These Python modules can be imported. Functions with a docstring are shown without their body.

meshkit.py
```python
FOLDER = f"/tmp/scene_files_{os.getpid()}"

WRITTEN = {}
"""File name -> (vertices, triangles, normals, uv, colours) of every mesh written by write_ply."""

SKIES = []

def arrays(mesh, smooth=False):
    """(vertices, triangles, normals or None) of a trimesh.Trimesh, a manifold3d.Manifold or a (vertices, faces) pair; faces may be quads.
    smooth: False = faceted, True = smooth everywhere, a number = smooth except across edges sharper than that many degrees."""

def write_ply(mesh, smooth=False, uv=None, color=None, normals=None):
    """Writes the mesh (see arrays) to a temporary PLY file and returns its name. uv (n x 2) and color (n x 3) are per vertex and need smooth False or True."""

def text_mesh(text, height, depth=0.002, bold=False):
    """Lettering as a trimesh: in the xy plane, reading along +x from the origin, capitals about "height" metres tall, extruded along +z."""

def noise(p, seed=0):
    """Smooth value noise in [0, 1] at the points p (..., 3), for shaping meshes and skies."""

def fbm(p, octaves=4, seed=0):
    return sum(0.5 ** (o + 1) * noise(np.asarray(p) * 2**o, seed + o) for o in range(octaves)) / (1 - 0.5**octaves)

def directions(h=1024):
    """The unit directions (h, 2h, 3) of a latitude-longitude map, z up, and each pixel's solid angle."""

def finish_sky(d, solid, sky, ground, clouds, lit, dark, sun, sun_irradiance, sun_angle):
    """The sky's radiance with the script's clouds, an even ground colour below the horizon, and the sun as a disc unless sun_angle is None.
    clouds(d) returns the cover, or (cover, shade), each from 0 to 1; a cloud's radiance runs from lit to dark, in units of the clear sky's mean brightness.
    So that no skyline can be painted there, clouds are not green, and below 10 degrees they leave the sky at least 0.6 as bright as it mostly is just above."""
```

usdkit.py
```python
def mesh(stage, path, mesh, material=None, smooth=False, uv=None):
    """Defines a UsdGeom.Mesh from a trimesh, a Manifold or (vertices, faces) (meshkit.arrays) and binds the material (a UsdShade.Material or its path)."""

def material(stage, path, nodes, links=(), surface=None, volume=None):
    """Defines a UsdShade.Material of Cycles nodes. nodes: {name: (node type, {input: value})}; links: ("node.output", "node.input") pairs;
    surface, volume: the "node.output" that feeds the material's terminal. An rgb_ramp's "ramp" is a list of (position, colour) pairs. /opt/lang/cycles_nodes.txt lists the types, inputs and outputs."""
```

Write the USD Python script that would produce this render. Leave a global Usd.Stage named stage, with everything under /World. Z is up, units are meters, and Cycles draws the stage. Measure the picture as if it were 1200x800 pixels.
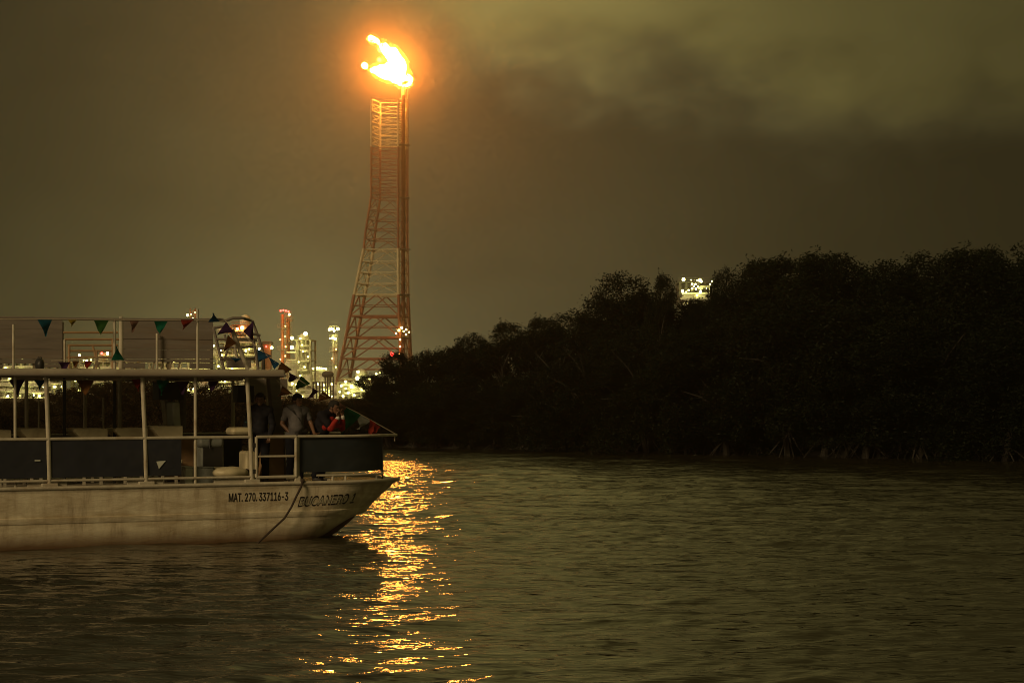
import math, random
import numpy as np, trimesh, manifold3d as m3d, usdkit, meshkit
from pxr import Usd, UsdGeom, UsdLux, UsdShade, Gf, Sdf, Vt
from trimesh import transformations as TF

rng = np.random.default_rng(7)
random.seed(7)
stage = Usd.Stage.CreateInMemory()
UsdGeom.SetStageUpAxis(stage, 'Z'); UsdGeom.SetStageMetersPerUnit(stage, 1.0)
UsdGeom.Xform.Define(stage, '/World'); UsdGeom.Scope.Define(stage, '/World/Looks')
LK = '/World/Looks/'

# ------------------------------------------------------------------ camera, sky, distant light
F, CX, HZ, EYE = 2170.0, 600.0, 460.0, 2.85          # focal length and horizon line of the view (in 1/1200 of its width), eye height
cam = UsdGeom.Camera.Define(stage, '/World/camera')
cam.CreateHorizontalApertureAttr(36.0); cam.CreateVerticalApertureAttr(24.0)
cam.CreateFocalLengthAttr(36.0 * F / 1200)
cam.CreateVerticalApertureOffsetAttr(36.0 * 60 / 1200)
cam.CreateClippingRangeAttr(Gf.Vec2f(0.1, 10000))
cam.AddTranslateOp().Set(Gf.Vec3d(0, 0, EYE)); cam.AddRotateXYZOp().Set(Gf.Vec3f(90, 0, 0))
cam.CreateExposureAttr(0.0)

SUN_AZ, SUN_EL = math.radians(215), math.radians(24)   # faint warm light of the town behind the camera
dl = UsdLux.DistantLight.Define(stage, '/World/distant_light')
dl.CreateIntensityAttr(0.42); dl.CreateAngleAttr(14.0); dl.CreateColorAttr(Gf.Vec3f(1.0, 0.73, 0.37)); dl.CreateNormalizeAttr(True)
sd = np.array([math.sin(SUN_AZ) * math.cos(SUN_EL), math.cos(SUN_AZ) * math.cos(SUN_EL), math.sin(SUN_EL)])
dl.AddTransformOp().Set(Gf.Matrix4d().SetLookAt(Gf.Vec3d(*(sd * 50)), Gf.Vec3d(0, 0, 0), Gf.Vec3d(0, 0, 1)).GetInverse())

N, L = {}, []
def nd(name, kind, **kw): N[name] = (kind, kw); return name
def mth(name, op, a, b=None, c=None, clamp=False):
    kw = {'math_type': op}
    if clamp: kw['use_clamp'] = True
    N[name] = ('math', kw)
    for s, v in (('value1', a), ('value2', b), ('value3', c)):
        if v is None: continue
        if isinstance(v, str): L.append((v, f'{name}.{s}'))
        else: kw[s] = float(v)
    return f'{name}.value'
def mrange(name, v, a, b, c, d, kind='smoothstep'):
    N[name] = ('map_range', {'range_type': kind, 'from_min': a, 'from_max': b, 'to_min': c, 'to_max': d, 'clamp': True}); L.append((v, f'{name}.value'))
    return f'{name}.result'
nd('tc', 'texture_coordinate'); nd('sep', 'separate_xyz'); L.append(('tc.generated', 'sep.vector'))
az = mth('az', 'arctan2', 'sep.x', 'sep.y'); el = mth('el', 'arcsine', 'sep.z')
nd('mp', 'mapping', scale=(1, 1, 1.7)); L.append(('tc.generated', 'mp.vector'))
nd('n1', 'noise_texture', scale=7.0, detail=6.0, roughness=0.55, distortion=0.35); L.append(('mp.vector', 'n1.vector'))
nd('n2', 'noise_texture', scale=20.0, detail=3.5, roughness=0.5, distortion=0.3); L.append(('mp.vector', 'n2.vector'))
# the edge of the lit cloud bank, rising towards the left, broken up by noise
bnd = mth('b1', 'multiply_add', az, -0.13, 0.176)
wob = mth('w1', 'multiply_add', 'n2.fac', 0.06, -0.03); wob2 = mth('w2', 'multiply_add', 'n1.fac', 0.06, wob)
hh = mth('h1', 'subtract', el, bnd); hh2 = mth('h2', 'add', hh, wob2); hh3 = mth('h3', 'subtract', hh2, 0.03)
lit = mrange('lit', hh3, -0.032, 0.036, 0.46, 2.35)
wr = mrange('wr', az, -0.14, 0.0, 0.0, 1.0)
nd('litmix', 'mix_float', a=0.93); L.extend([(wr, 'litmix.fac'), (lit, 'litmix.b')])
# glow of the plant on the low cloud: falls off to either side of it
ga = mth('ga', 'add', az, 0.04); ga2 = mth('ga2', 'multiply', ga, ga); ga3 = mth('ga3', 'multiply', ga2, -33.0); ge = mth('ge', 'exponent', ga3)
glow = mth('gl', 'multiply_add', ge, 0.86, 0.22)
ea = mth('ea', 'absolute', el); eb = mth('eb', 'multiply', ea, -16.0); ee = mth('ee', 'exponent', eb); lowg = mth('lowg', 'multiply_add', ee, 1.25, 0.78)
b_ = mth('m1', 'multiply', glow, 'litmix.result'); b2a = mth('m2', 'multiply', b_, lowg); up_ = mrange('upg', el, 0.19, 0.9, 1.0, 1.5, 'linear'); b2 = mth('m2b', 'multiply', b2a, up_)
nv = mth('nv', 'multiply_add', 'n1.fac', 0.7, 0.65); b3 = mth('m3', 'multiply', b2, nv)
nv2 = mth('nv2', 'multiply_add', 'n2.fac', 0.25, 0.875); b4 = mth('m4', 'multiply', b3, nv2)
nd('cc', 'combine_xyz'); 
for ch, k0, k1 in (('x', 1.22, 1.28), ('y', 1.07, 1.08), ('z', 0.47, 0.33)):
    kk = mrange('k' + ch, 'litmix.result', 0.5, 2.0, k0, k1, 'linear')
    L.append((mth('c' + ch, 'multiply', b4, kk), 'cc.' + ch))
nd('sky', 'sky_texture', sky_type='single_scattering', sun_disc=False, sun_elevation=math.radians(1.0), sun_rotation=SUN_AZ)
nd('skymix', 'mix_color', fac=0.985); L.extend([('sky.color', 'skymix.a'), ('cc.vector', 'skymix.b')])
nd('bg', 'background_shader', strength=0.1); L.append(('skymix.result', 'bg.color'))
skym = usdkit.material(stage, LK + 'night_sky', N, L, surface='bg.background')
dome = UsdLux.DomeLight.Define(stage, '/World/sky'); dome.CreateIntensityAttr(1.0)
UsdShade.MaterialBindingAPI.Apply(dome.GetPrim()).Bind(skym)
dome.GetPrim().SetCustomDataByKey('kind', 'structure')

# ------------------------------------------------------------------ helpers
used = {}
def numbered(parent, name):
    k = (parent, name); n = used.get(k, -1) + 1; used[k] = n
    return f'{parent}/{name}' if n == 0 else f'{parent}/{name}_{n:03d}'
def keys(prim, label=None, cat=None, group=None, kind=None):
    for k, v in (('label', label), ('category', cat), ('group', group), ('kind', kind)):
        if v: prim.SetCustomDataByKey(k, v)
def gm(M): return Gf.Matrix4d(*np.asarray(M, float).T.ravel().tolist())
class Thing:
    def __init__(s, name, label, cat, group=None, M=None):
        s.path = numbered('/World', name); s.M = np.eye(4) if M is None else M
        x = UsdGeom.Xform.Define(stage, s.path); x.AddTransformOp().Set(gm(s.M)); s.prim = x.GetPrim()
        keys(s.prim, label, cat, group)
    def part(s, name, mesh, mat, label=None, smooth=30, parent=None):
        p = numbered(parent or s.path, name)
        pr = usdkit.mesh(stage, p, mesh, mat, smooth=smooth).GetPrim()
        keys(pr, label)
        return p
def solo(name, mesh, mat, label=None, cat=None, group=None, kind=None, smooth=30):
    p = numbered('/World', name); pr = usdkit.mesh(stage, p, mesh, mat, smooth=smooth).GetPrim(); keys(pr, label, cat, group, kind); return pr
def cat_(*ms): return trimesh.util.concatenate([m for m in ms])
def V(*a): return np.array(a, float)
def box(c, s, rz=0.0, ry=0.0):
    m = trimesh.creation.box(s)
    if ry: m.apply_transform(TF.rotation_matrix(ry, [0, 1, 0]))
    if rz: m.apply_transform(TF.rotation_matrix(rz, [0, 0, 1]))
    m.apply_translation(c); return m
def bbox(c, s, r=0.015):                                     # box with rounded edges
    s = np.array(s, float); r = min(r, s.min() * 0.45); q = s / 2 - r
    sp = m3d.Manifold.sphere(r, 8)
    h = m3d.Manifold.batch_hull([sp.translate((q * V(i, j, k) + c).tolist()) for i in (-1, 1) for j in (-1, 1) for k in (-1, 1)])
    return tm(h)
def tm(m):
    k = m.to_mesh(); return trimesh.Trimesh(np.array(k.vert_properties[:, :3]), np.array(k.tri_verts), process=False)
def tube(pts, r, n=8, r2=None):
    P = np.array(pts, float); k = len(P); R = np.linspace(r, r if r2 is None else r2, k)
    T = np.gradient(P, axis=0); T /= np.linalg.norm(T, axis=1, keepdims=True) + 1e-12
    up = V(0, 0, 1) if abs(T[0] @ V(0, 0, 1)) < 0.9 else V(1, 0, 0)
    vs = []
    for i in range(k):
        a = np.cross(T[i], up); a /= np.linalg.norm(a) + 1e-12; b = np.cross(T[i], a); up_ = up
        th = np.arange(n) / n * 2 * np.pi
        vs.append(P[i] + R[i] * (np.cos(th)[:, None] * a + np.sin(th)[:, None] * b))
    v = np.vstack(vs + [P[:1], P[-1:]]); f = []
    for i in range(k - 1):
        for j in range(n):
            a, b = i * n + j, i * n + (j + 1) % n
            f += [[a, a + n, b], [b, a + n, b + n]]
    c0, c1 = k * n, k * n + 1
    for j in range(n):
        f += [[c0, j, (j + 1) % n], [c1, (k - 1) * n + (j + 1) % n, (k - 1) * n + j]]
    m = trimesh.Trimesh(v, np.array(f), process=False); trimesh.repair.fix_normals(m) if k < 4 else None
    return m
def bar(p, q, w, h=None):                                     # square section bar
    p, q = V(*p), V(*q); d = q - p; l = np.linalg.norm(d); d /= l
    up = V(0, 0, 1) if abs(d[2]) < 0.95 else V(0, 1, 0)
    a = np.cross(d, up); a /= np.linalg.norm(a); b = np.cross(a, d); h = h or w
    c = (p + q) / 2; M = np.eye(4); M[:3, 0], M[:3, 1], M[:3, 2], M[:3, 3] = d, a, b, c
    m = trimesh.creation.box([l, w, h]); m.apply_transform(M); return m
def cyl(c0, r, h, n=14, r2=None):
    th = np.arange(n) / n * 2 * np.pi; r2 = r if r2 is None else r2
    a = np.c_[np.cos(th), np.sin(th), np.zeros(n)]
    v = np.vstack([a * r, a * r2 + [0, 0, h], [[0, 0, 0]], [[0, 0, h]]]); f = []
    for j in range(n):
        k = (j + 1) % n; f += [[j, k, n + j], [k, n + k, n + j], [2 * n, k, j], [2 * n + 1, n + j, n + k]]
    return trimesh.Trimesh(v + V(*c0), np.array(f), process=False)
def ball(c, r, sub=1, sc=(1, 1, 1)):
    m = trimesh.creation.icosphere(sub, 1.0); m.apply_scale(np.array(sc) * r); m.apply_translation(c); return m

# ------------------------------------------------------------------ materials
def paint(name, col, rough=0.5, var=0.25, scale=3.0, dirt=None, dirt_amt=0.5, bump=0.0, metallic=0.0, spec=0.5, stretch=(1, 1, 1), coord='tc.object'):
    c = np.array(col, float)
    n = {'tc': ('texture_coordinate', {}), 'mp': ('mapping', {'scale': stretch}), 'n': ('noise_texture', {'scale': scale, 'detail': 6.0, 'roughness': 0.6}),
         'r': ('rgb_ramp', {'ramp': [(0.25, tuple(c * (1 - var))), (0.75, tuple(np.minimum(c * (1 + var), 0.95)))]}),
         'p': ('principled_bsdf', {'roughness': rough, 'metallic': metallic, 'specular_ior_level': spec})}
    l = [(coord, 'mp.vector'), ('mp.vector', 'n.vector'), ('n.fac', 'r.fac')]
    out = 'r.color'
    if dirt is not None:
        n['n3'] = ('noise_texture', {'scale': scale * 0.6, 'detail': 8.0, 'roughness': 0.7, 'distortion': 0.6})
        n['dr'] = ('map_range', {'from_min': 0.5, 'from_max': 0.72, 'to_min': 0.0, 'to_max': dirt_amt, 'clamp': True})
        n['mx'] = ('mix_color', {'b': dirt})
        l += [('mp.vector', 'n3.vector'), ('n3.fac', 'dr.value'), ('dr.result', 'mx.fac'), (out, 'mx.a')]; out = 'mx.result'
    if bump:
        n['bp'] = ('bump', {'strength': bump, 'distance': 0.01}); l += [('n.fac', 'bp.height'), ('bp.normal', 'p.normal')]
    l.append((out, 'p.base_color'))
    return usdkit.material(stage, LK + name, n, l, surface='p.BSDF')
def glowmat(name, col, strength):
    return usdkit.material(stage, LK + name, {'e': ('emission', {'color': col, 'strength': strength})}, [], surface='e.emission')
M_ = {}
M_['steel'] = paint('plant_steel', (0.42, 0.40, 0.30), 0.6, 0.3, 0.4, (0.16, 0.08, 0.04), 0.5)
M_['palevessel'] = paint('vessel_paint', (0.68, 0.68, 0.56), 0.45, 0.2, 0.25, (0.25, 0.17, 0.10), 0.5)
M_['orangesteel'] = paint('orange_column_paint', (0.62, 0.26, 0.12), 0.5, 0.3, 0.5, (0.2, 0.08, 0.04), 0.4)
M_['darksteel'] = paint('dark_steel', (0.06, 0.055, 0.045), 0.6, 0.3, 0.5)
M_['redsteel'] = paint('red_tower_paint', (0.19, 0.058, 0.024), 0.55, 0.3, 0.5, (0.12, 0.05, 0.03), 0.5)
M_['whitesteel'] = paint('white_tower_paint', (0.42, 0.37, 0.24), 0.55, 0.2, 0.5, (0.25, 0.15, 0.08), 0.4)
M_['lamp'] = glowmat('lamp_yellow', (1.0, 0.93, 0.28), 26.0)
M_['lampdim'] = glowmat('lamp_small', (1.0, 0.91, 0.24), 18.0)
M_['lampred'] = glowmat('lamp_red', (1.0, 0.035, 0.025), 24.0)
M_['lampor'] = glowmat('lamp_orange', (1.0, 0.36, 0.08), 26.0)
M_['rail'] = paint('rail_paint', (0.43, 0.39, 0.31), 0.45, 0.2, 4.0, (0.22, 0.13, 0.06), 0.6)
M_['roof'] = paint('roof_paint', (0.34, 0.30, 0.24), 0.55, 0.2, 1.5, (0.2, 0.15, 0.10), 0.6)
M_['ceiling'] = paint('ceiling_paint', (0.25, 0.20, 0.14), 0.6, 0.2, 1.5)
M_['plank'] = paint('plank_paint', (0.17, 0.145, 0.125), 0.65, 0.22, 2.5, (0.16, 0.11, 0.07), 0.6, bump=0.3, stretch=(0.4, 1, 3))
M_['tarp'] = paint('navy_tarp', (0.013, 0.0145, 0.022), 0.6, 0.35, 2.0, (0.05, 0.05, 0.05), 0.35, bump=0.5)
M_['tarp2'] = paint('green_navy_tarp', (0.012, 0.017, 0.021), 0.6, 0.35, 2.0, (0.05, 0.05, 0.05), 0.35, bump=0.5)
M_['deck'] = paint('deck_paint', (0.30, 0.26, 0.19), 0.6, 0.25, 2.5, (0.1, 0.08, 0.05), 0.7)
M_['bench'] = paint('bench_paint', (0.48, 0.42, 0.28), 0.5, 0.15, 3.0, (0.2, 0.14, 0.08), 0.5)
M_['dark'] = paint('black_plastic', (0.02, 0.018, 0.018), 0.5, 0.3, 4.0)
M_['console'] = paint('console_paint', (0.34, 0.21, 0.11), 0.55, 0.25, 2.5, (0.15, 0.08, 0.04), 0.5)
M_['bottom'] = paint('antifouling', (0.10, 0.040, 0.022), 0.6, 0.4, 2.5, (0.03, 0.025, 0.015), 0.7, bump=0.4)
M_['ink'] = paint('letter_ink', (0.02, 0.014, 0.012), 0.5, 0.3, 14.0)
M_['inkfill'] = paint('letter_fill', (0.40, 0.37, 0.27), 0.5, 0.2, 14.0)
M_['rope'] = paint('rope_fibre', (0.035, 0.022, 0.014), 0.9, 0.4, 30.0)
M_['cord'] = paint('cord_fibre', (0.42, 0.36, 0.26), 0.9, 0.2, 30.0)
M_['skin'] = paint('skin_tone', (0.15, 0.075, 0.045), 0.5, 0.1, 12.0)
M_['hair'] = paint('black_hair', (0.010, 0.008, 0.007), 0.9, 0.4, 60.0)
M_['eyewhite'] = paint('eye', (0.05, 0.04, 0.03), 0.2, 0.1, 30.0)
M_['shoe'] = paint('shoe_dark', (0.03, 0.025, 0.022), 0.6, 0.3, 20.0)
M_['whitebox'] = paint('white_box', (0.50, 0.52, 0.46), 0.5, 0.12, 5.0, (0.25, 0.2, 0.14), 0.5)
M_['greybox'] = paint('grey_box', (0.15, 0.16, 0.15), 0.6, 0.2, 5.0, (0.08, 0.07, 0.05), 0.5)
M_['bark'] = paint('mangrove_bark', (0.018, 0.014, 0.010), 0.9, 0.4, 8.0, bump=0.6)
M_['land'] = paint('mud_ground', (0.018, 0.015, 0.010), 0.95, 0.35, 0.3, bump=0.4)
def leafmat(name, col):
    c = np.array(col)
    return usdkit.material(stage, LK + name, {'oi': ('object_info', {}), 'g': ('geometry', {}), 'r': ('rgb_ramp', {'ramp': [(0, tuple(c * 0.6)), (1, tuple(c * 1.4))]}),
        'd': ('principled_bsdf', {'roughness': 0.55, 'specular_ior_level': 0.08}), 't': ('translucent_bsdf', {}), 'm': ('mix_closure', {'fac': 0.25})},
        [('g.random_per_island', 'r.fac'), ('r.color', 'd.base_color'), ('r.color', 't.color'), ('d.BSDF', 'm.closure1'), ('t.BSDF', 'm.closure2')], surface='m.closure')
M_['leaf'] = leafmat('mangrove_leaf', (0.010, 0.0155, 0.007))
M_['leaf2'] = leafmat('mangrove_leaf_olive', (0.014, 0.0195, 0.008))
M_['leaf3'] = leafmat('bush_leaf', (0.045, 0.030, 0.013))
# painted hull: grimy white with streaks, and a stained band of its own along the water
M_['hull'] = usdkit.material(stage, LK + 'hull_paint', {
    'tc': ('texture_coordinate', {}), 'sp': ('separate_xyz', {}),
    'm1': ('mapping', {'scale': (2.2, 2.2, 0.35)}), 'n1': ('noise_texture', {'scale': 2.2, 'detail': 8.0, 'roughness': 0.65}),
    'm2': ('mapping', {'scale': (0.7, 0.7, 3.0)}), 'n2': ('noise_texture', {'scale': 1.6, 'detail': 7.0, 'roughness': 0.65, 'distortion': 0.5}),
    'r1': ('rgb_ramp', {'ramp': [(0.3, (0.33, 0.27, 0.19)), (0.45, (0.53, 0.46, 0.34)), (0.6, (0.60, 0.54, 0.41)), (0.75, (0.67, 0.61, 0.48))]}),
    's1': ('map_range', {'from_min': 0.44, 'from_max': 0.70, 'to_min': 0.0, 'to_max': 0.72, 'clamp': True}),
    'mx1': ('mix_color', {'b': (0.26, 0.19, 0.10)}),
    'zz': ('math', {'math_type': 'multiply_add', 'value2': 0.22, 'value3': -0.11}), 'za': ('math', {'math_type': 'add'}),
    'wl': ('map_range', {'from_min': 0.02, 'from_max': 0.30, 'to_min': 0.92, 'to_max': 0.0, 'clamp': True}),
    'mx2': ('mix_color', {'b': (0.11, 0.055, 0.022)}),
    'bp': ('bump', {'strength': 0.6, 'distance': 0.03}), 'p': ('principled_bsdf', {'roughness': 0.42})},
    [('tc.object', 'sp.vector'), ('tc.object', 'm1.vector'), ('m1.vector', 'n1.vector'), ('tc.object', 'm2.vector'), ('m2.vector', 'n2.vector'), ('n1.fac', 'r1.fac'),
     ('n2.fac', 's1.value'), ('s1.result', 'mx1.fac'), ('r1.color', 'mx1.a'), ('n2.fac', 'zz.value1'), ('sp.z', 'za.value1'), ('zz.value', 'za.value2'), ('za.value', 'wl.value'),
     ('wl.result', 'mx2.fac'), ('mx1.result', 'mx2.a'), ('mx2.result', 'p.base_color'), ('n2.fac', 'bp.height'), ('bp.normal', 'p.normal')], surface='p.BSDF')
M_['water'] = usdkit.material(stage, LK + 'river_water', {
    'g': ('geometry', {}), 'm': ('mapping', {'scale': (0.32, 1.5, 1.0), 'rotation': (0, 0, 0.03)}), 'n': ('noise_texture', {'scale': 3.2, 'detail': 3.0, 'roughness': 0.55}),
    'b': ('bump', {'strength': 1.0, 'distance': 0.055}), 'p': ('principled_bsdf', {'base_color': (0.022, 0.0185, 0.009), 'roughness': 0.025, 'ior': 1.75})},
    [('g.position', 'm.vector'), ('m.vector', 'n.vector'), ('n.fac', 'b.height'), ('b.normal', 'p.normal')], surface='p.BSDF')

# ------------------------------------------------------------------ water and land
def make_water():
    fine = np.radians(np.arange(-17.5, 17.51, 0.06)); side = np.radians(np.arange(20, 341, 4.0))
    ang = np.concatenate([fine, side]); ang = np.concatenate([ang, [ang[0] + 2 * np.pi]])
    py = np.arange(516, 835, 0.26); d = EYE * F / (py - HZ)
    rad = np.concatenate([np.geomspace(340, d[0] * 1.02, 40), d, np.geomspace(d[-1] * 0.97, 0.3, 24)])[::-1]
    A, R = np.meshgrid(ang, rad); X, Y = R * np.sin(A), R * np.cos(A)
    dr = np.gradient(rad)[:, None] * np.ones_like(A)
    Z = np.zeros_like(X); K = 80; lam = np.geomspace(0.22, 5.0, K); wr_ = np.random.default_rng(3)
    for l in lam:
        th = wr_.normal(-0.02, 0.29); ph = wr_.uniform(0, 2 * np.pi); k = 2 * np.pi / l
        slope = 0.128 * math.sqrt(2 / K) * (0.85 if l < .38 else 1.75 if l < .95 else 0.85)
        lg = 1.0 if l < 1.0 else (0.40 + 0.45 * np.clip((R - 26) / 40, 0, 1))
        w = lg * np.clip((l / np.maximum(dr, 1e-6) - 2.2) / 2.0, 0, 1)
        s = np.sin(k * (X * math.sin(th) + Y * math.cos(th)) + ph)
        Z += slope / k * w * (s - 0.15 * np.cos(2 * (k * (X * math.sin(th) + Y * math.cos(th)) + ph)))
    # gusts: calmer and rougher patches
    g = 0.75 + 0.5 * (0.5 + 0.25 * np.sin(X * 0.21 + 1.3 * np.sin(Y * 0.13)) + 0.25 * np.sin(Y * 0.31 + X * 0.11 + 2))
    Z *= g; Z[:, len(fine):-1] = 0; Z[:, [0, -1]] = 0
    nr, na = X.shape; i, j = np.meshgrid(np.arange(nr - 1), np.arange(na - 1), indexing='ij'); a = (i * na + j).ravel()
    f = np.vstack([np.c_[a, a + na + 1, a + 1], np.c_[a, a + na, a + na + 1]])[:, [0, 2, 1]]
    v = np.c_[X.ravel(), Y.ravel(), Z.ravel()]
    fn = np.cross(v[f[0, 1]] - v[f[0, 0]], v[f[0, 2]] - v[f[0, 0]])
    if fn[2] < 0: f = f[:, ::-1]
    return trimesh.Trimesh(v, f, process=False)
solo('water', make_water(), M_['water'], kind='structure', smooth=True)
def W(px, py, D): return V((px - CX) / F * D, D, EYE + (HZ - py) / F * D)
# the bank: a sheet of mud from the water's edge back to beyond the plant
edge_px = [(-700, 518), (-300, 519), (0, 520), (200, 521.5), (420, 523.5), (470, 525), (600, 527.5), (800, 532.5), (1000, 537), (1200, 541), (1350, 543), (1600, 546)]
def bank_d(px): return EYE * F / (np.interp(px, [e[0] for e in edge_px], [e[1] for e in edge_px]) - HZ)
def make_land():
    P = np.linspace(-380, 1580, 160); rows = []
    for off, z in ((0, -0.4), (1.2, -0.05), (2.5, 0.2), (4, 0.5), (12, 0.8), (40, 1.0), (120, 1.1), (350, 1.2), (600, 1.2)):
        row = []
        for p in P:
            D = bank_d(p) + off + (0.5 * math.sin(p * 0.07) + 0.4 * math.sin(p * 0.023 + 1) if off < 10 else 0); u = (p - CX) / F
            row.append([u * D, D, z + (0.06 * math.sin(p * 0.31 + off) if z > 0 else 0)])
        rows.append(row)
    v = np.array(rows).reshape(-1, 3); n = len(P); f = []
    for i in range(len(rows) - 1):
        for j in range(n - 1):
            a = i * n + j; f += [[a, a + 1, a + n + 1], [a, a + n + 1, a + n]]
    return trimesh.Trimesh(v, np.array(f), process=False)
solo('land', make_land(), M_['land'], kind='structure')

# ------------------------------------------------------------------ mangroves along the bank
def make_tree(seed, leaves, wide=0.42, hang=0.12, size=0.13):
    r = np.random.default_rng(seed); tr = []; tips = []
    H = 8.0
    base = V(0, 0, 0); top = V(r.normal(0, .4), r.normal(0, .4), H * 0.62)
    mid = top * 0.5 + V(r.normal(0, .3), r.normal(0, .3), 0)
    tr.append(tube([base, mid, top], 0.17, 7, 0.07))
    for k in range(6):                                           # stilt roots
        a = k / 6 * 6.283 + r.uniform(-.3, .3); q = V(math.cos(a), math.sin(a), 0) * r.uniform(.6, 1.1)
        tr.append(tube([V(0, 0, r.uniform(.8, 1.5)), q * 0.55 + V(0, 0, .55), q], 0.05, 5, 0.03))
    for k in range(11):
        a = r.uniform(0, 6.283); z0 = r.uniform(.18, .6) * H; L_ = H * wide * r.uniform(.4, .7)
        s = mid * min(1, z0 / (H * .31)) if z0 < H * .31 else mid + (top - mid) * (z0 / (H * .31) - 1); s = V(s[0], s[1], z0)
        e = s + V(math.cos(a) * L_, math.sin(a) * L_, r.uniform(.05, .3) * H)
        tr.append(tube([s, (s + e) / 2 + V(0, 0, .25), e], 0.07, 5, 0.025)); tips.append(e)
    cl = []
    R0 = H * wide * .62; lobes = [(V(r.normal(0, .12) * H * wide, r.normal(0, .12) * H * wide, H - R0 * .85 - .25), R0)]
    for k in range(8):
        a = k / 8 * 6.283 + r.uniform(-.4, .4); rr = H * wide * r.uniform(.35, .75)
        lobes.append((V(math.cos(a) * rr, math.sin(a) * rr, H * r.uniform(.28, .8)), H * wide * r.uniform(.28, .5)))
    for k in range(6):
        a = r.uniform(0, 6.283); rr = H * wide * r.uniform(.5, .85)
        lobes.append((V(math.cos(a) * rr, math.sin(a) * rr, H * r.uniform(hang, .35)), H * wide * r.uniform(.25, .4)))
    wts = np.array([l[1] ** 2 for l in lobes]); wts /= wts.sum()
    ncl = leaves // 42
    for k in r.choice(len(lobes), ncl, p=wts):
        c, R = lobes[k]; d = r.normal(size=3); d /= np.linalg.norm(d)
        cl.append(c + d * V(1, 1, .85) * R * r.uniform(.55, 1.0) ** .5)
    for k in range(9):                                          # sprigs that stand out of the outline
        c, R = lobes[r.integers(len(lobes))]; d = r.normal(size=3); d[2] = abs(d[2]) + .2; d /= np.linalg.norm(d)
        cl.append(c + d * R * r.uniform(.98, 1.12))
    cl = np.array(cl)
    n = len(cl) * 42
    c = np.repeat(cl, 42, 0) + np.clip(r.normal(size=(n, 3)), -1.7, 1.7) * V(.21, .21, .17)
    c[:, 2] = np.maximum(c[:, 2], .12)
    dv = r.normal(size=(n, 3)) * V(1, 1, .6); dv /= np.linalg.norm(dv, axis=1, keepdims=True)
    sv = np.cross(dv, r.normal(size=(n, 3))); sv /= np.linalg.norm(sv, axis=1, keepdims=True)
    s = size * r.uniform(.6, 1.35, (n, 1))
    v = np.stack([c - dv * s, c + sv * s * .42, c + dv * s, c - sv * s * .42], 1).reshape(-1, 3)
    i = np.arange(n) * 4; f = np.vstack([np.c_[i, i + 1, i + 2], np.c_[i, i + 2, i + 3]])
    return cat_(*tr), trimesh.Trimesh(v, f, process=False)
protos = {}
def tree(kind, pos, H, wid, rz, label, group=None, cat='tree'):
    name, seed, leaves, wide, hang, size, mat = KINDS[kind]
    M = TF.translation_matrix(pos) @ TF.rotation_matrix(rz, [0, 0, 1]) @ np.diag([wid / 8, wid / 8, H / 8, 1])
    if kind not in protos:
        t = Thing(name, label, cat, group, M); a, b = make_tree(seed, leaves, wide, hang, size)
        t.part('trunk', a, M_['bark']); t.part('crown', b, M_[mat], smooth=False); protos[kind] = t.path
    else:
        p = numbered('/World', name); x = UsdGeom.Xform.Define(stage, p); pr = x.GetPrim()
        pr.GetReferences().AddInternalReference(protos[kind]); pr.SetInstanceable(True)
        x.MakeMatrixXform().Set(gm(M)); keys(pr, label, cat, group)
        if not group: pr.SetCustomDataByKey('group', '')
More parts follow.
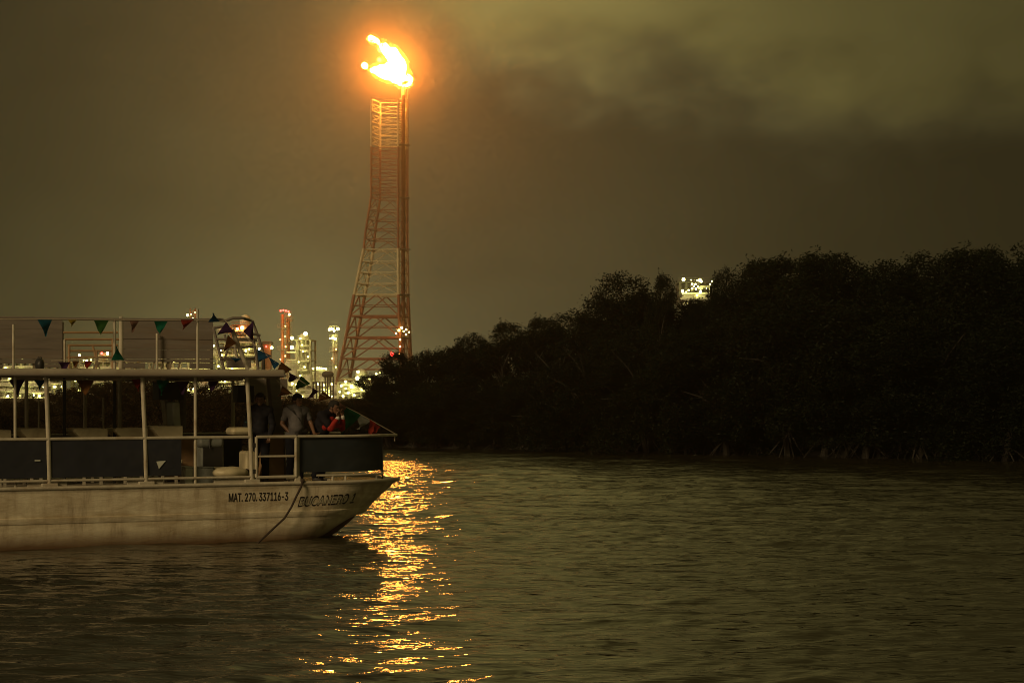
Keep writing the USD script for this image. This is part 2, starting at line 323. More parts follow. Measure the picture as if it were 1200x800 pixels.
KINDS = [('mangrove_tree', 31, 32000, .25, .10, .07, 'leaf'), ('mangrove_tree', 32, 32000, .29, .10, .07, 'leaf'), ('mangrove_tree', 33, 30000, .22, .10, .07, 'leaf2'), ('mangrove_tree', 34, 34000, .32, .10, .07, 'leaf'),
         ('mangrove_tree', 11, 24000, .42, .10, .085, 'leaf'), ('mangrove_tree', 12, 24000, .46, .08, .085, 'leaf'), ('mangrove_tree', 13, 24000, .38, .14, .085, 'leaf2'),
         ('mangrove_tree', 14, 24000, .44, .10, .08, 'leaf2'), ('mangrove_tree', 15, 20000, .36, .2, .085, 'leaf'), ('bank_bush', 16, 24000, .62, .03, .10, 'leaf3'), ('bank_bush', 17, 24000, .7, .03, .10, 'leaf3')]
tr_ = np.random.default_rng(21)
sky_line = [(418, 468), (436, 438), (466, 411), (484, 419), (505, 402), (532, 402), (556, 389), (592, 376), (632, 370), (664, 361), (704, 344), (738, 317), (776, 319), (802, 344), (824, 342), (848, 310), (886, 303), (914, 299), (956, 294), (988, 295), (1036, 303), (1082, 294), (1130, 289), (1168, 286), (1208, 275), (1250, 271), (1296, 268), (1340, 272)]
LIN = {466: 'low dark tree in front of the red beacon at the tower foot', 505: 'round dark tree just right of the flare tower foot', 738: 'tall ragged dark tree left of the small cluster of plant lights',
       776: 'thin pointed dark treetop directly left of the small light cluster', 848: 'dark rounded tree directly right of the small cluster of plant lights', 802: 'lower dark tree under the small cluster of plant lights', 1208: 'tallest black tree at the right edge of the picture'}
for px, py in sky_line:
    D = bank_d(px) + tr_.uniform(5, 9); s = F / D; p = W(px, 0, D); p[2] = 0.45
    H = (HZ - py) / s + EYE - 0.45
    order = [q for q, _ in sky_line if q < 1230].index(px) if px < 1230 else None
    W1 = 'first second third fourth fifth sixth seventh eighth ninth'.split(); W2 = 'tenth eleventh twelfth thirteenth fourteenth fifteenth sixteenth seventeenth eighteenth nineteenth twentieth'.split()
    nth = None if order is None else (W1 + W2 + ['twenty-' + w for w in W1])[order]
    lab = LIN.get(px) or (f'dark treetop, {nth} along the bank skyline counted from the flare tower' if nth else None)
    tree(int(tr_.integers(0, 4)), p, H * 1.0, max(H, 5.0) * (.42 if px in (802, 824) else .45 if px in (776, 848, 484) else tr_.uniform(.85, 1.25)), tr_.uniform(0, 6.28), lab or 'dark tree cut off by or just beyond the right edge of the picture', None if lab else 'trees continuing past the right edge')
sl = np.array(sky_line)
for q in np.arange(455, 1300, 38.0):                               # a second rank behind, filling the gaps between crowns
    low = 780 < q < 850; q = q + tr_.uniform(-9, 9); D = bank_d(q) + tr_.uniform(11, 15); p = W(q, 0, D); p[2] = 0.5
    H = (HZ - (347 if low else np.interp(q, sl[:, 0], sl[:, 1]) + tr_.uniform(13, 24))) / (F / D) + EYE - .5
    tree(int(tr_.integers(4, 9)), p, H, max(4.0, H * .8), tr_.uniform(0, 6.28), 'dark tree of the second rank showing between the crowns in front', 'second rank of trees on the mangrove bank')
for px in np.arange(436, 1300, 23.0):                             # front row, leaning over the water
    q = px + tr_.uniform(-8, 8); D = bank_d(q) + tr_.uniform(0.6, 2.2); s = F / D; p = W(q, 0, D); p[2] = -0.05
    top = np.interp(q, sl[:, 0], sl[:, 1]); H = ((HZ - top) / s + EYE) * tr_.uniform(.5, .84)
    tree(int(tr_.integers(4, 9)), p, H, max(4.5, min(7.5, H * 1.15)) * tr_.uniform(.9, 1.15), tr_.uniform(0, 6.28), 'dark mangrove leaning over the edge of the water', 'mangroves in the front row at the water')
for px in np.arange(-40, 436, 24.0):                               # low growth on the far bank behind the boat
    q = px + tr_.uniform(-6, 6); D = bank_d(q) + tr_.uniform(1, 5); p = W(q, 0, D); p[2] = 0.1
    py = np.interp(q, [-40, 25, 50, 70, 108, 122, 222, 236, 272, 300, 330, 430], [475, 475, 467, 459, 461, 447, 447, 461, 464, 456, 472, 474]) + tr_.uniform(-2, 2)
    H = (HZ - py) / (F / D) + EYE
    tree(int(tr_.integers(9, 11)), p, H * 1.12, tr_.uniform(3.4, 4.6), tr_.uniform(0, 6.28), 'low brown bush on the far bank seen through the open lower deck', 'low bushes on the bank behind the boat', 'bush')

# ------------------------------------------------------------------ the plant
LAMP = trimesh.creation.icosphere(1, 1.0)
class Plant(Thing):
    """A thing of the plant at distance D; its own x and z are measured from its foot."""
    def __init__(s, name, label, cat, px, D, group=None):
        s.D, s.k = D, D / F; s.px = px; b = W(px, 0, D); b[2] = 1.2; s.b = b
        super().__init__(name, label, cat, group, TF.translation_matrix(b))
    def p(s, px, py, dy=0.0):
        w = W(px, py, s.D + dy) - s.b; return w
    def lamp(s, px, py, r=0.45, mat='lamp', dy=-2.0):
        m = LAMP.copy(); m.apply_scale(r * .66); m.apply_translation(s.p(px, py, dy)); s.part('lamp', m, M_[mat], smooth=True)

# the flare tower: a square lattice mast with paint bands and a riser up its right side
T = Plant('flare_tower', 'tall red and white lattice tower with burning flare on top', 'flare tower', 440, 540)
ly = [98, 115, 230, 270, 292, 345, 445, 492]; lx = [435, 435, 435, 428.5, 426, 415, 395, 386]; rx = [466.5, 466.5, 466.5, 466.5, 466.5, 467, 470, 472]
def corner(py, right, back):
    a, b = np.interp(py, ly, lx), np.interp(py, ly, rx); x = b if right else a
    wide = (b - a); v = T.p(x + (8.5 if back else 0), py, 0); v[1] = wide * T.k * 0.9 if back else 0
    return v
def band(py): return 'redsteel' if (py > 345 or 232 < py < 291) else 'whitesteel' if (py > 290 or py < 172) else 'redsteel'
levels = [116, 121, 129, 134, 142, 147, 155, 160, 168, 173, 181, 186, 194, 199, 207, 212, 220, 226, 232, 246, 257, 268, 280, 292, 306, 319, 332, 345, 370, 395, 420, 445, 470, 491]
bands_leg = [(116, 172), (172, 232), (232, 291), (291, 345), (345, 491)]
for r_ in (0, 1):
    for b in (0, 1):
        for k, (y0, y1) in enumerate(bands_leg):
            ys = [y0] + [y for y in (230, 270, 292) if y0 < y < y1] + [y1]
            T.part('leg', tube([corner(y, r_, b) for y in ys], 0.34 if y0 < 290 else 0.48, 8), M_[band((y0 + y1) / 2)])
for y in levels:
    c = [corner(y, 0, 0), corner(y, 1, 0), corner(y, 1, 1), corner(y, 0, 1)]; w = 0.22 if y < 290 else 0.3 if y < 345 else 0.5
    T.part('beam_ring', cat_(*[bar(c[i], c[(i + 1) % 4], w) for i in range(4)]), M_[band(y - .5)])
for y0, y1 in zip(levels[:-1], levels[1:]):
    ms = []; w = 0.15 if y1 < 240 else 0.2 if y1 <= 345 else 0.34
    if y1 - y0 < 6: continue
    for a, b in (((0, 0), (1, 0)), ((1, 0), (1, 1)), ((1, 1), (0, 1)), ((0, 1), (0, 0))):
        A0, B0, A1, B1 = corner(y0, *a), corner(y0, *b), corner(y1, *a), corner(y1, *b)
        mid = (A0 + B0) / 2
        ms += [bar(A1, mid, w), bar(B1, mid, w)] if y1 > 230 else [bar(A1, A1 * .5 + B0 * .5, w), bar(A0, (A0 + B1) / 2, w), bar(B0, (A1 + B0) / 2, w), bar(B1, (A0 + B1) / 2, w)]
        if y1 - y0 > 20:
            m0, m1 = (A0 + A1) / 2, (B0 + B1) / 2; ms.append(bar(m0, m1, w * .7))
    T.part('cross_brace', cat_(*ms), M_[band((y0 + y1) / 2)])
rp = lambda y: T.p(472.6, y, 3.0)
T.part('riser_pipe', tube([rp(491), rp(300), rp(112)], 0.6, 12), M_['redsteel'])
T.part('riser_tip', tube([T.p(472.8, 113, 3), T.p(474.2, 98, 3)], 0.5, 12), M_['whitesteel'])
T.part('ladder', cat_(*[bar(T.p(476.6, y, 2.5), T.p(478.4, y, 2.5), .12) for y in np.arange(112, 440, 3.0)], bar(T.p(476.6, 110, 2.5), T.p(476.6, 490, 2.5), .2), bar(T.p(478.4, 110, 2.5), T.p(478.4, 490, 2.5), .2)), M_['redsteel'])
for y in (170, 232, 292, 345, 395):
    T.part('rest_platform', box(T.p(473.5, y, 2.8), (3.6, 3.4, .2)), M_['darksteel'])
T.part('pilot_pipe', tube([T.p(470.4, 118, 1), T.p(471.2, 101, 1.5), T.p(473, 98.5, 2)], 0.18, 6), M_['whitesteel'])
T.part('pilot_pipe', tube([T.p(477.5, 116, 1), T.p(478, 106, 1.5), T.p(476.6, 99.5, 2)], 0.18, 6), M_['whitesteel'])
T.part('top_platform', cat_(box(T.p(451, 115.6, -.4), (8.6, .8, .2)), box(T.p(459, 115.6, 7.2), (8.6, .8, .2))), M_['whitesteel'])
for i, (px, py, r, m) in enumerate([(467.5, 387, .55, 'lampor'), (464, 390.5, .4, 'lampor'), (470.8, 384, .5, 'lamp'), (473, 388, .35, 'lampdim'), (476, 386, .4, 'lamp'), (475.5, 392, .35, 'lampdim'), (479.5, 389, .3, 'lampdim'), (469, 398, .35, 'lampdim'), (469, 406, .35, 'lampor'), (468.5, 415, .5, 'lampor')]):
    T.lamp(px, py, r, m, -1.5)
bk = Plant('warning_beacon', 'red warning lamp at the foot of the flare tower', 'lamp', 459.5, 536)
bk.part('pole', tube([bk.p(459.5, 470), bk.p(459.5, 416)], .15, 6), M_['darksteel']); 
_m = LAMP.copy(); _m.apply_scale(.62); _m.apply_translation(bk.p(459.5, 415, 0)); bk.part('lens', _m, M_['lampred'], smooth=True)

# the flame: white-hot body leaning left with licks and two loose puffs
FL = Plant('flare_flame', 'white and orange flame streaming left from the tower tip', 'flame', 474, 543)
def flame_mesh(balls, seed, amp=.3, ln=.28):
    ms = []
    for (x0, y0, r0), (x1, y1, r1) in balls:
        a, b = FL.p(x0, y0), FL.p(x1, y1)
        ms.append(m3d.Manifold.batch_hull([m3d.Manifold.sphere(r0 * FL.k, 14).translate(a.tolist()), m3d.Manifold.sphere(r1 * FL.k, 14).translate(b.tolist())]))
    m = m3d.Manifold.batch_boolean(ms, m3d.OpType.Add).refine_to_length(ln); t = tm(m)
    t.merge_vertices(); trimesh.smoothing.filter_taubin(t, iterations=6)
    n = t.vertex_normals
    q = np.array(t.vertices)
    d = meshkit.fbm(q * .55 + seed) if hasattr(meshkit, 'fbm') else 0
    t.vertices = q + n * (np.asarray(d).reshape(-1, 1) * amp * 2.2)
    return t
def firemat(name, hot, cool, s):
    return usdkit.material(stage, LK + name, {'tc': ('texture_coordinate', {}), 'n': ('noise_texture', {'scale': .45, 'detail': 4.0, 'roughness': .6, 'distortion': .8}),
        'r': ('rgb_ramp', {'ramp': [(.36, cool), (.47, hot), (1, hot)]}), 'e': ('emission', {'strength': s})}, [('tc.object', 'n.vector'), ('n.fac', 'r.fac'), ('r.color', 'e.color')], surface='e.emission')
M_['fire'] = firemat('flame_core', (1.0, .36, .05), (.006, .0018, .0002), 230.0)
M_['fire2'] = firemat('flame_edge', (1.0, .36, .05), (.5, .13, .012), 12.0)
import shapely.geometry as sg
def puff(poly, seed, n=150, amp=.35):
    """a ragged, thick body of fire: spheres packed inside an outline, joined and roughened"""
    P = sg.Polygon(poly); r = np.random.default_rng(seed); x0, y0, x1, y1 = P.bounds; ms = []; B_ = P.exterior
    while len(ms) < n:
        q = sg.Point(r.uniform(x0, x1), r.uniform(y0, y1))
        if not P.contains(q): continue
        d = B_.distance(q)
        if d < .35: continue
        ms.append(m3d.Manifold.sphere(d * FL.k * .95, 12).translate((FL.p(q.x, q.y) + V(0, r.normal() * d * FL.k * .5, 0)).tolist()))
    m = m3d.Manifold.batch_boolean(ms, m3d.OpType.Add).refine_to_length(.32); t = tm(m); t.merge_vertices(); trimesh.smoothing.filter_taubin(t, iterations=4)
    q = np.array(t.vertices); t.vertices = q + t.vertex_normals * (meshkit.fbm(q * .8 + seed).reshape(-1, 1) * amp * 1.8 + meshkit.fbm(q * 2.3 + seed).reshape(-1, 1) * amp * 1.3)
    return t
FL.part('core', puff([(482, 94), (479, 99.5), (473.5, 100), (464, 95.5), (455, 92), (446, 88.5), (438, 85.5), (436, 82), (440, 79.5), (442, 81), (447, 77.5), (450, 78.5), (453, 75), (457, 76.5), (459, 81.5), (462, 79), (458, 72.5), (454, 67), (451.5, 62.5), (448, 57), (447, 52.5), (450, 51), (453, 54.5), (457, 57.5), (462, 58), (466, 61), (467, 66), (471, 70), (474, 76), (475, 84), (477, 88), (481, 90.5)], 3), M_['fire'], smooth=True)
for i, bl in enumerate([[(432, 43.5), (435.5, 42.5), (439, 45), (442.5, 46.5), (444, 50), (446.5, 52.5), (444.5, 54), (441, 51), (437, 49.5), (433, 47)], [(424.5, 75.5), (427, 74), (429.5, 76), (430.5, 78.5), (428, 80), (425, 79.5)], [(443, 69), (445, 68.5), (446.5, 71), (445, 73), (443, 72)], [(442, 57.5), (444, 57), (446.5, 59.5), (446, 61), (444, 60)]]):
    FL.part('lick', puff(bl, 11 + i * 5, 26 if i < 2 else 10, .15), M_['fire'] if i in (0, 1) else M_['fire2'], smooth=True)

FL.veil = usdkit.material(stage, LK + 'flame_veil', {'tc': ('texture_coordinate', {}), 'n': ('noise_texture', {'scale': .55, 'detail': 4.0, 'roughness': .65, 'distortion': .6}), 'r': ('map_range', {'from_min': .44, 'from_max': .66, 'to_min': 0.0, 'to_max': 1.3, 'clamp': True}),
    'v': ('principled_volume', {'density': 0.001, 'emission_color': (1.0, .38, .03)})}, [('tc.object', 'n.vector'), ('n.fac', 'r.value'), ('r.result', 'v.emission_strength')], volume='v.volume')
FL.part('veil', puff([(484, 94), (480, 101.5), (473, 101.5), (462, 98), (452, 94.5), (440, 89), (433, 84), (434, 79), (441, 76.5), (449, 74), (452, 70), (450, 63), (445, 57), (440, 53), (433, 48), (430, 42.5), (436, 40.5), (445, 46), (454, 51.5), (464, 55), (471, 63), (476, 71), (478, 82), (481, 88)], 77, 150, .5), FL.veil, smooth=True)
def vapour(label, c, rad, dens, col, seed, g=.35, wob=.25):
    """a cloud of vapour that thins out towards its edge and is uneven inside"""
    sp = ball(V(0, 0, 0), 1.0, 3, rad); sp.apply_translation(c); sc_ = [1 / r for r in rad]
    m = usdkit.material(stage, LK + 'vapour_%d' % seed, {'g': ('geometry', {}), 'mp': ('mapping', {'scale': sc_, 'location': [-a * b for a, b in zip(c, sc_)]}), 'len': ('vector_math', {'math_type': 'length'}), 'n': ('noise_texture', {'scale': 2.2, 'detail': 3.0, 'w': float(seed)}),
        'nm': ('math', {'math_type': 'multiply_add', 'value2': wob * 2, 'value3': -wob}), 'ad': ('math', {'math_type': 'add'}), 'mr': ('map_range', {'range_type': 'linear', 'from_min': 0.0, 'from_max': 0.96, 'to_min': 1.0, 'to_max': 0.0, 'clamp': True}), 'pw': ('math', {'math_type': 'power', 'value2': 2.0}), 'ds': ('math', {'math_type': 'multiply', 'value2': dens}),
        'v': ('principled_volume', {'color': col, 'anisotropy': g})}, [('g.position', 'mp.vector'), ('mp.vector', 'len.vector1'), ('mp.vector', 'n.vector'), ('n.fac', 'nm.value1'), ('len.value', 'ad.value1'), ('nm.value', 'ad.value2'), ('ad.value', 'mr.value'), ('mr.result', 'pw.value1'), ('pw.value', 'ds.value1'), ('ds.value', 'v.density')], volume='v.volume')
    solo('steam_cloud', sp, m, label, 'vapour', smooth=True)
vapour('thin glowing vapour hanging around the flame at the tower top', W(456, 76, 543), (34, 30, 34), .0088, (.97, .52, .24), 1)
vapour('low bright vapour drifting among the plant lamps at the tower foot', W(376, 447, 556), (24, 20, 10), .09, (.95, .93, .86), 2)

def frame_unit(name, label, cat, px0, px1, ytop, ybot, D, nx, nz, lamps, seed, group=None, vessels=2, lm=('lamp', 'lampdim', 'lampdim'), mat='steel', depth=14.0, rr=(.25, .55)):
    """An open steel frame with floors, pipes, drums and lamps."""
    u = Plant(name, label, cat, (px0 + px1) / 2, D, group); r = np.random.default_rng(seed)
    xs = np.linspace(px0, px1, nx + 1); zs = np.linspace(ybot, ytop, nz + 1)
    for x in xs:
        u.part('frame_column', bar(u.p(x, ybot), u.p(x, ytop), .5), M_[mat]); u.part('frame_column', bar(u.p(x, ybot) + V(0, depth, 0), u.p(x, ytop) + V(0, depth, 0), .5), M_[mat])
    for z in zs[1:]:
        a, b = u.p(px0, z), u.p(px1, z); c = (a + b) / 2 + V(0, depth / 2, 0)
        u.part('floor_grating', box(c, (b[0] - a[0] + .8, depth + .8, .22)), M_[mat])
        u.part('handrail', cat_(bar(a + V(0, -.4, 1.1), b + V(0, -.4, 1.1), .1), bar(a + V(0, -.4, .6), b + V(0, -.4, .6), .08)), M_[mat])
    for k in range(int(nx * nz * .8)):
        z = ytop + (ybot - ytop) * r.uniform(.1, .95); x0, x1 = sorted(r.uniform(px0, px1, 2))
        u.part('pipe', tube([u.p(x0, z, -1.2), u.p(x1, z, -1.2)] + ([u.p(x1, min(ybot, z + r.uniform(3, 12)), -1.2)] if r.random() < .5 else []), r.uniform(.18, .45), 8), M_['palevessel'])
    for k in range(vessels):
        z = zs[r.integers(0, nz)] ; x = r.uniform(px0 + 2, px1 - 2); rad = r.uniform(1.0, 1.9)
        if r.random() < .5:
            a = u.p(x, z, 3); m = trimesh.creation.capsule(height=r.uniform(3, 5), radius=rad, count=[12, 8]); m.apply_translation(a + V(0, 0, rad * 1.0 + .2)); u.part('vessel', m, M_['palevessel'])
        else:
            m = trimesh.creation.capsule(height=r.uniform(3, 6), radius=rad, count=[12, 8]); m.apply_transform(TF.rotation_matrix(math.pi / 2, [0, 1, 0])); a = u.p(x, z, 3); m.apply_translation(a + V(-2, 0, rad + .2)); u.part('vessel', m, M_['palevessel'])
    if isinstance(lamps, int):
        for k in range(lamps):
            x = r.uniform(px0, px1); z = zs[r.integers(0, nz + 1)] - r.uniform(.6, 3.0)
            u.lamp(x, z, r.uniform(*rr), lm[r.integers(len(lm))], float(r.choice([-1.8, -1.8, 4.0])))
    else:
        for q in lamps: u.lamp(*q)
    return u
def column_unit(u, px, ytop, ybot, rpx, plat, mat, dy=0.0, lad=True):
    r = rpx * u.k; b = u.p(px, ybot, dy); h = (ybot - ytop) * u.k
    u.part('column_shell', cat_(cyl(b, r, h * .97, 16), ball(b + V(0, 0, h * .97), r, 2, (1, 1, .5))), M_[mat])
    for y in plat:
        c = u.p(px, y, dy)
        u.part('ring_platform', cat_(cyl(c, r + 1.0, .2, 16), *[bar(c + V(math.cos(a) * (r + .95), math.sin(a) * (r + .95), .2), c + V(math.cos(a) * (r + .95), math.sin(a) * (r + .95), 1.3), .1) for a in np.arange(0, 6.28, .7)],
               tube([c + V(math.cos(a) * (r + .95), math.sin(a) * (r + .95), 1.3) for a in np.linspace(0, 6.28, 15)], .06, 4)), M_['steel'])
    if lad:
        x = r + .35
        u.part('ladder', cat_(bar(b + V(x - .2, -.6, 0), b + V(x - .2, -.6, h), .1), bar(b + V(x + .3, -.6, 0), b + V(x + .3, -.6, h), .1), *[bar(b + V(x - .2, -.6, z), b + V(x + .3, -.6, z), .07) for z in np.arange(.5, h, .8)]), M_['steel'])

u = Plant('distillation_column', 'tall slim orange lit twin column with red lamps on top', 'column', 334.5, 560)
column_unit(u, 331, 366, 470, 2.0, (385, 410, 432), 'orangesteel'); column_unit(u, 337.5, 370, 470, 2.4, (376, 402, 424), 'orangesteel', 3)
for q in [(329, 364, .42, 'lampred'), (332, 363.5, .42, 'lampred'), (335, 364, .42, 'lampred'), (338, 365, .42, 'lampred'), (339, 368.5, .6, 'lampor'), (334.5, 382, .28, 'lampor'), (334, 394, .28, 'lampor'), (334.6, 406, .28, 'lampor'), (334.2, 417, .3, 'lampor'), (338.5, 425, .5, 'lampor'), (328.4, 398, .25, 'lampor'), (328.6, 421, .25, 'lampor')]: u.lamp(*q)
u = frame_unit('process_tower', 'square pale green lit process tower with a white lamp on its roof', 'process tower', 348, 363.5, 398, 470, 555, 3, 6, [(358, 391, .85, 'lamp'), (352, 396.5, .4, 'lampdim'), (342, 396, .75, 'lamp'), (342, 407, .8, 'lamp'), (355, 412, .35, 'lampdim'), (361, 418, .35, 'lampdim'), (350, 424, .35, 'lampdim'), (357, 430, .4, 'lampdim'), (352, 440, .4, 'lampdim'), (361, 445, .4, 'lampdim'), (349, 455, .4, 'lampdim'), (358, 460, .4, 'lampdim'), (354, 404, .3, 'lampdim'), (352, 418, .35, 'lampdim', 4), (358, 424, .35, 'lampdim', 4), (353, 433, .35, 'lampdim', 4)], 3, vessels=7)
u.part('pipe', tube([u.p(336, 413), u.p(349, 413)], .3, 8), M_['palevessel']); u.part('pipe', tube([u.p(336, 422), u.p(349, 422)], .3, 8), M_['palevessel'])
u.part('lamp_arm', cat_(bar(u.p(342, 397), u.p(348, 399), .2), bar(u.p(342, 408), u.p(348, 409), .2), bar(u.p(358, 391), u.p(358, 398), .2)), M_['steel'])
u = Plant('lit_stack', 'slim stack with two bright lamp platforms left of the flare tower', 'stack', 391, 550)
column_unit(u, 391, 390, 470, 1.6, (387, 398, 412, 428), 'palevessel')
u.part('pipe', tube([u.p(394.5, 470), u.p(394.5, 400)], .35, 8), M_['palevessel'])
for q in [(386, 386, .6, 'lamp'), (389, 385.4, .7, 'lamp'), (391.5, 387.5, .5, 'lamp'), (395.8, 385.4, .7, 'lamp'), (390.2, 396, .6, 'lamp'), (393, 397, .5, 'lamp'), (387, 396.5, .4, 'lampdim'), (394, 409, .3, 'lampor'), (389.4, 420, .3, 'lampor'), (393.5, 430, .3, 'lampdim')]: u.lamp(*q)
# bright dome-topped tank beside it
u = Plant('storage_tank', 'bright domed storage tank between process tower and lit stack', 'tank', 373, 590)
b = u.p(373, 470); rad = 9.5 * u.k
u.part('shell', cyl(b, rad, 36 * u.k, 28), M_['palevessel']); u.part('dome', cat_(*[ball(u.p(373, 434.5), rad, 3, (1, 1, .24))]), M_['palevessel'])
u.part('stair', cat_(*[bar(b + V(math.cos(a) * (rad + .3), math.sin(a) * (rad + .3), z), b + V(math.cos(a) * (rad + 1.2), math.sin(a) * (rad + 1.2), z), .15) for a, z in zip(np.linspace(3.4, 6, 40), np.linspace(.5, 36 * u.k, 40))]), M_['steel'])
for k, x in enumerate(np.linspace(364, 382, 8)): u.lamp(x, 432.3 - 1.2 * math.sin((x - 364) / 18 * 3.14), .42, 'lamp', -rad * .6 - 1)
for k in range(6): u.lamp(365 + k * 3.2, 444 + (k % 3) * 8, .4, 'lampdim', -rad - 2.0)
# near vessel rack standing dark against the lights
u = Plant('vessel_rack', 'dark drum on a frame of upright pipes before the bright tank', 'vessel', 381, 470)
dr = trimesh.creation.capsule(height=1.6, radius=.75, count=[14, 8]); dr.apply_transform(TF.rotation_matrix(math.pi / 2, [0, 1, 0])); dr.apply_translation(u.p(384.0, 438.5)); u.part('drum', dr, M_['darksteel'])
for x in (367, 371, 374.5, 378, 381, 384, 387, 390.5): u.part('upright_pipe', tube([u.p(x, 474), u.p(x, 447 if x < 379 else 441)], .2, 6), M_['darksteel'])
u.part('cross_rail', cat_(bar(u.p(366, 448), u.p(391, 448), .22), bar(u.p(366, 458), u.p(391, 458), .22)), M_['darksteel'])
# pipe racks: the band of lights along the ground
frame_unit('pipe_rack', 'low crowded pipe rack full of lamps under the flare tower', 'pipe rack', 396, 436, 448, 472, 520, 6, 3, [(419.5, 435.5, .55, 'lamp'), (419, 443, .8, 'lamp'), (412, 453, .7, 'lamp'), (419, 449, .55, 'lamp'), (405, 447, .5, 'lamp'), (400, 452, .45, 'lampdim'), (408, 460, .5, 'lamp'), (415, 463, .5, 'lampdim'), (402, 464, .5, 'lampdim'), (424, 456, .45, 'lampdim'), (428, 449, .45, 'lampdim'), (433, 444, .4, 'lampdim'), (441, 438, .4, 'lampdim'), (446, 436.5, .4, 'lampdim'), (398, 459, .4, 'lampdim'), (411, 468, .4, 'lampdim'), (405, 455, .35, 'lampdim')], 5, vessels=8)
frame_unit('pipe_rack', 'low pipe rack with yellow lamps below the process tower', 'pipe rack', 337, 394, 452, 474, 530, 8, 3, 26, 6, vessels=9)
frame_unit('pipe_rack', 'lamp lit pipe rack seen between the roof and the pillar of the boat', 'pipe rack', 250, 322, 438, 474, 560, 8, 4, 20, 7, vessels=8)
frame_unit('pipe_rack', 'lamp lit pipe rack seen through the right long slit of the upper deck wall', 'pipe rack', 166, 248, 425, 470, 570, 9, 4, 34, 8, vessels=8)
frame_unit('pipe_rack', 'lamp lit pipe rack seen through the railing gap of the upper deck', 'pipe rack', 84, 158, 424, 470, 575, 8, 4, 26, 9, vessels=8)
frame_unit('pipe_rack', 'lamp lit pipe rack at the left edge of the picture under the roof', 'pipe rack', -14, 74, 424, 476, 565, 9, 5, 36, 10, vessels=8)
frame_unit('process_unit', 'green lit process unit behind the slanted ladder of the boat', 'process unit', 254, 300, 402, 440, 575, 5, 4, [(259, 410, .45, 'lampdim'), (260, 416, .4, 'lampdim'), (288, 411, .5, 'lampdim'), (292, 409, .4, 'lampdim'), (304, 408.5, .6, 'lamp'), (268, 426, .6, 'lamp'), (276, 428, .5, 'lamp'), (284, 425, .5, 'lampdim'), (256, 429, .5, 'lampdim'), (298, 430, .5, 'lamp'), (272, 432, .45, 'lampdim'), (263, 421, .35, 'lampdim'), (250.5, 405, .45, 'lamp')], 11, vessels=6)
u = frame_unit('heater_box', 'orange glowing heater box with two lamps above the slanted ladder', 'heater', 271, 290.5, 381, 402, 585, 2, 2, [(278, 385.5, .75, 'lampor'), (283.8, 384, .95, 'lampor'), (274, 389, .4, 'lampor'), (288, 388, .4, 'lampor')], 12, vessels=2, mat='redsteel', depth=8)
u.part('back_wall', box(u.p(280.7, 386, 6), (4.9, .4, 3.2)), M_['redsteel'])
u = Plant('furnace_stack', 'small boxy stack with a lamp right of the slanted ladder', 'stack', 313, 580)
u.part('shell', box(u.p(313, 435), (2.6, 2.6, 70 * u.k)), M_['redsteel']); u.part('cap', box(u.p(313, 402), (3.4, 3.4, .6)), M_['darksteel']); u.part('side_post', cat_(bar(u.p(316.6, 470), u.p(316.6, 400), .3), bar(u.p(309.6, 470), u.p(309.6, 400), .3)), M_['steel'])
u.lamp(318.4, 407.3, .7, 'lamp'); u.lamp(312, 406, .4, 'lampred')
u = Plant('lattice_mast', 'thin lit mast rising above the upper deck rail', 'mast', 226, 580)
for x in (223, 229): u.part('mast_leg', bar(u.p(x, 470), u.p(x, 361), .3), M_['redsteel'])
u.part('lattice', cat_(*[bar(u.p(223, y), u.p(229, y - 6), .16) for y in np.arange(470, 364, -6.0)], *[bar(u.p(223, y), u.p(229, y), .16) for y in np.arange(470, 364, -6.0)]), M_['redsteel'])
for q in [(219.8, 369.3, .6, 'lamp'), (224, 368, .35, 'lampor'), (228.5, 366, .3, 'lampor'), (226, 373, .3, 'lampdim')]: u.lamp(*q)
u.part('lamp_arm', bar(u.p(219.5, 370), u.p(224, 370), .2), M_['steel'])
u = Plant('twin_lamp_stack', 'short stack with one red and one white lamp behind the railing gap', 'stack', 122, 585)
column_unit(u, 122, 414, 470, 2.0, (418, 428), 'palevessel'); u.lamp(119.2, 414, .6, 'lampred'); u.lamp(126, 414, .7, 'lamp'); u.lamp(122, 424, .4, 'lampdim'); u.lamp(126, 429, .4, 'lampdim'); u.lamp(118, 430, .4, 'lampdim')
u = Plant('lamp_post', 'single plant lamp on a post behind the railing gap', 'lamp', 93, 560)
u.part('post', bar(u.p(93, 470), u.p(93, 417), .2), M_['steel']); u.lamp(93, 416, .5, 'lamp', 0)
frame_unit('far_unit', 'small cluster of plant lights above the trees on the right', 'process unit', 797, 833, 331, 362, 470, 5, 4, [(801, 327.5, .62, 'lamp'), (820.3, 328.5, .62, 'lamp'), (822, 330, .4, 'lampdim'), (811, 333, .4, 'lamp'), (815, 333, .35, 'lampdim'), (811, 338, .4, 'lampdim'), (815.5, 338.5, .38, 'lampdim'), (807, 340, .35, 'lampdim'), (800, 341, .5, 'lamp'), (821, 341.5, .5, 'lamp'), (810, 328, .22, 'lampdim'), (817, 328.5, .22, 'lampdim'), (834, 329.5, .25, 'lampdim'), (832, 333, .25, 'lampdim'), (817, 346, .35, 'lampdim'), (818, 336, .3, 'lampdim'), (813, 335.5, .3, 'lampdim'), (804, 342, .25, 'lampdim'), (828, 338, .2, 'lampdim')], 13, vessels=0, mat='darksteel', rr=(.2, .4), depth=8)

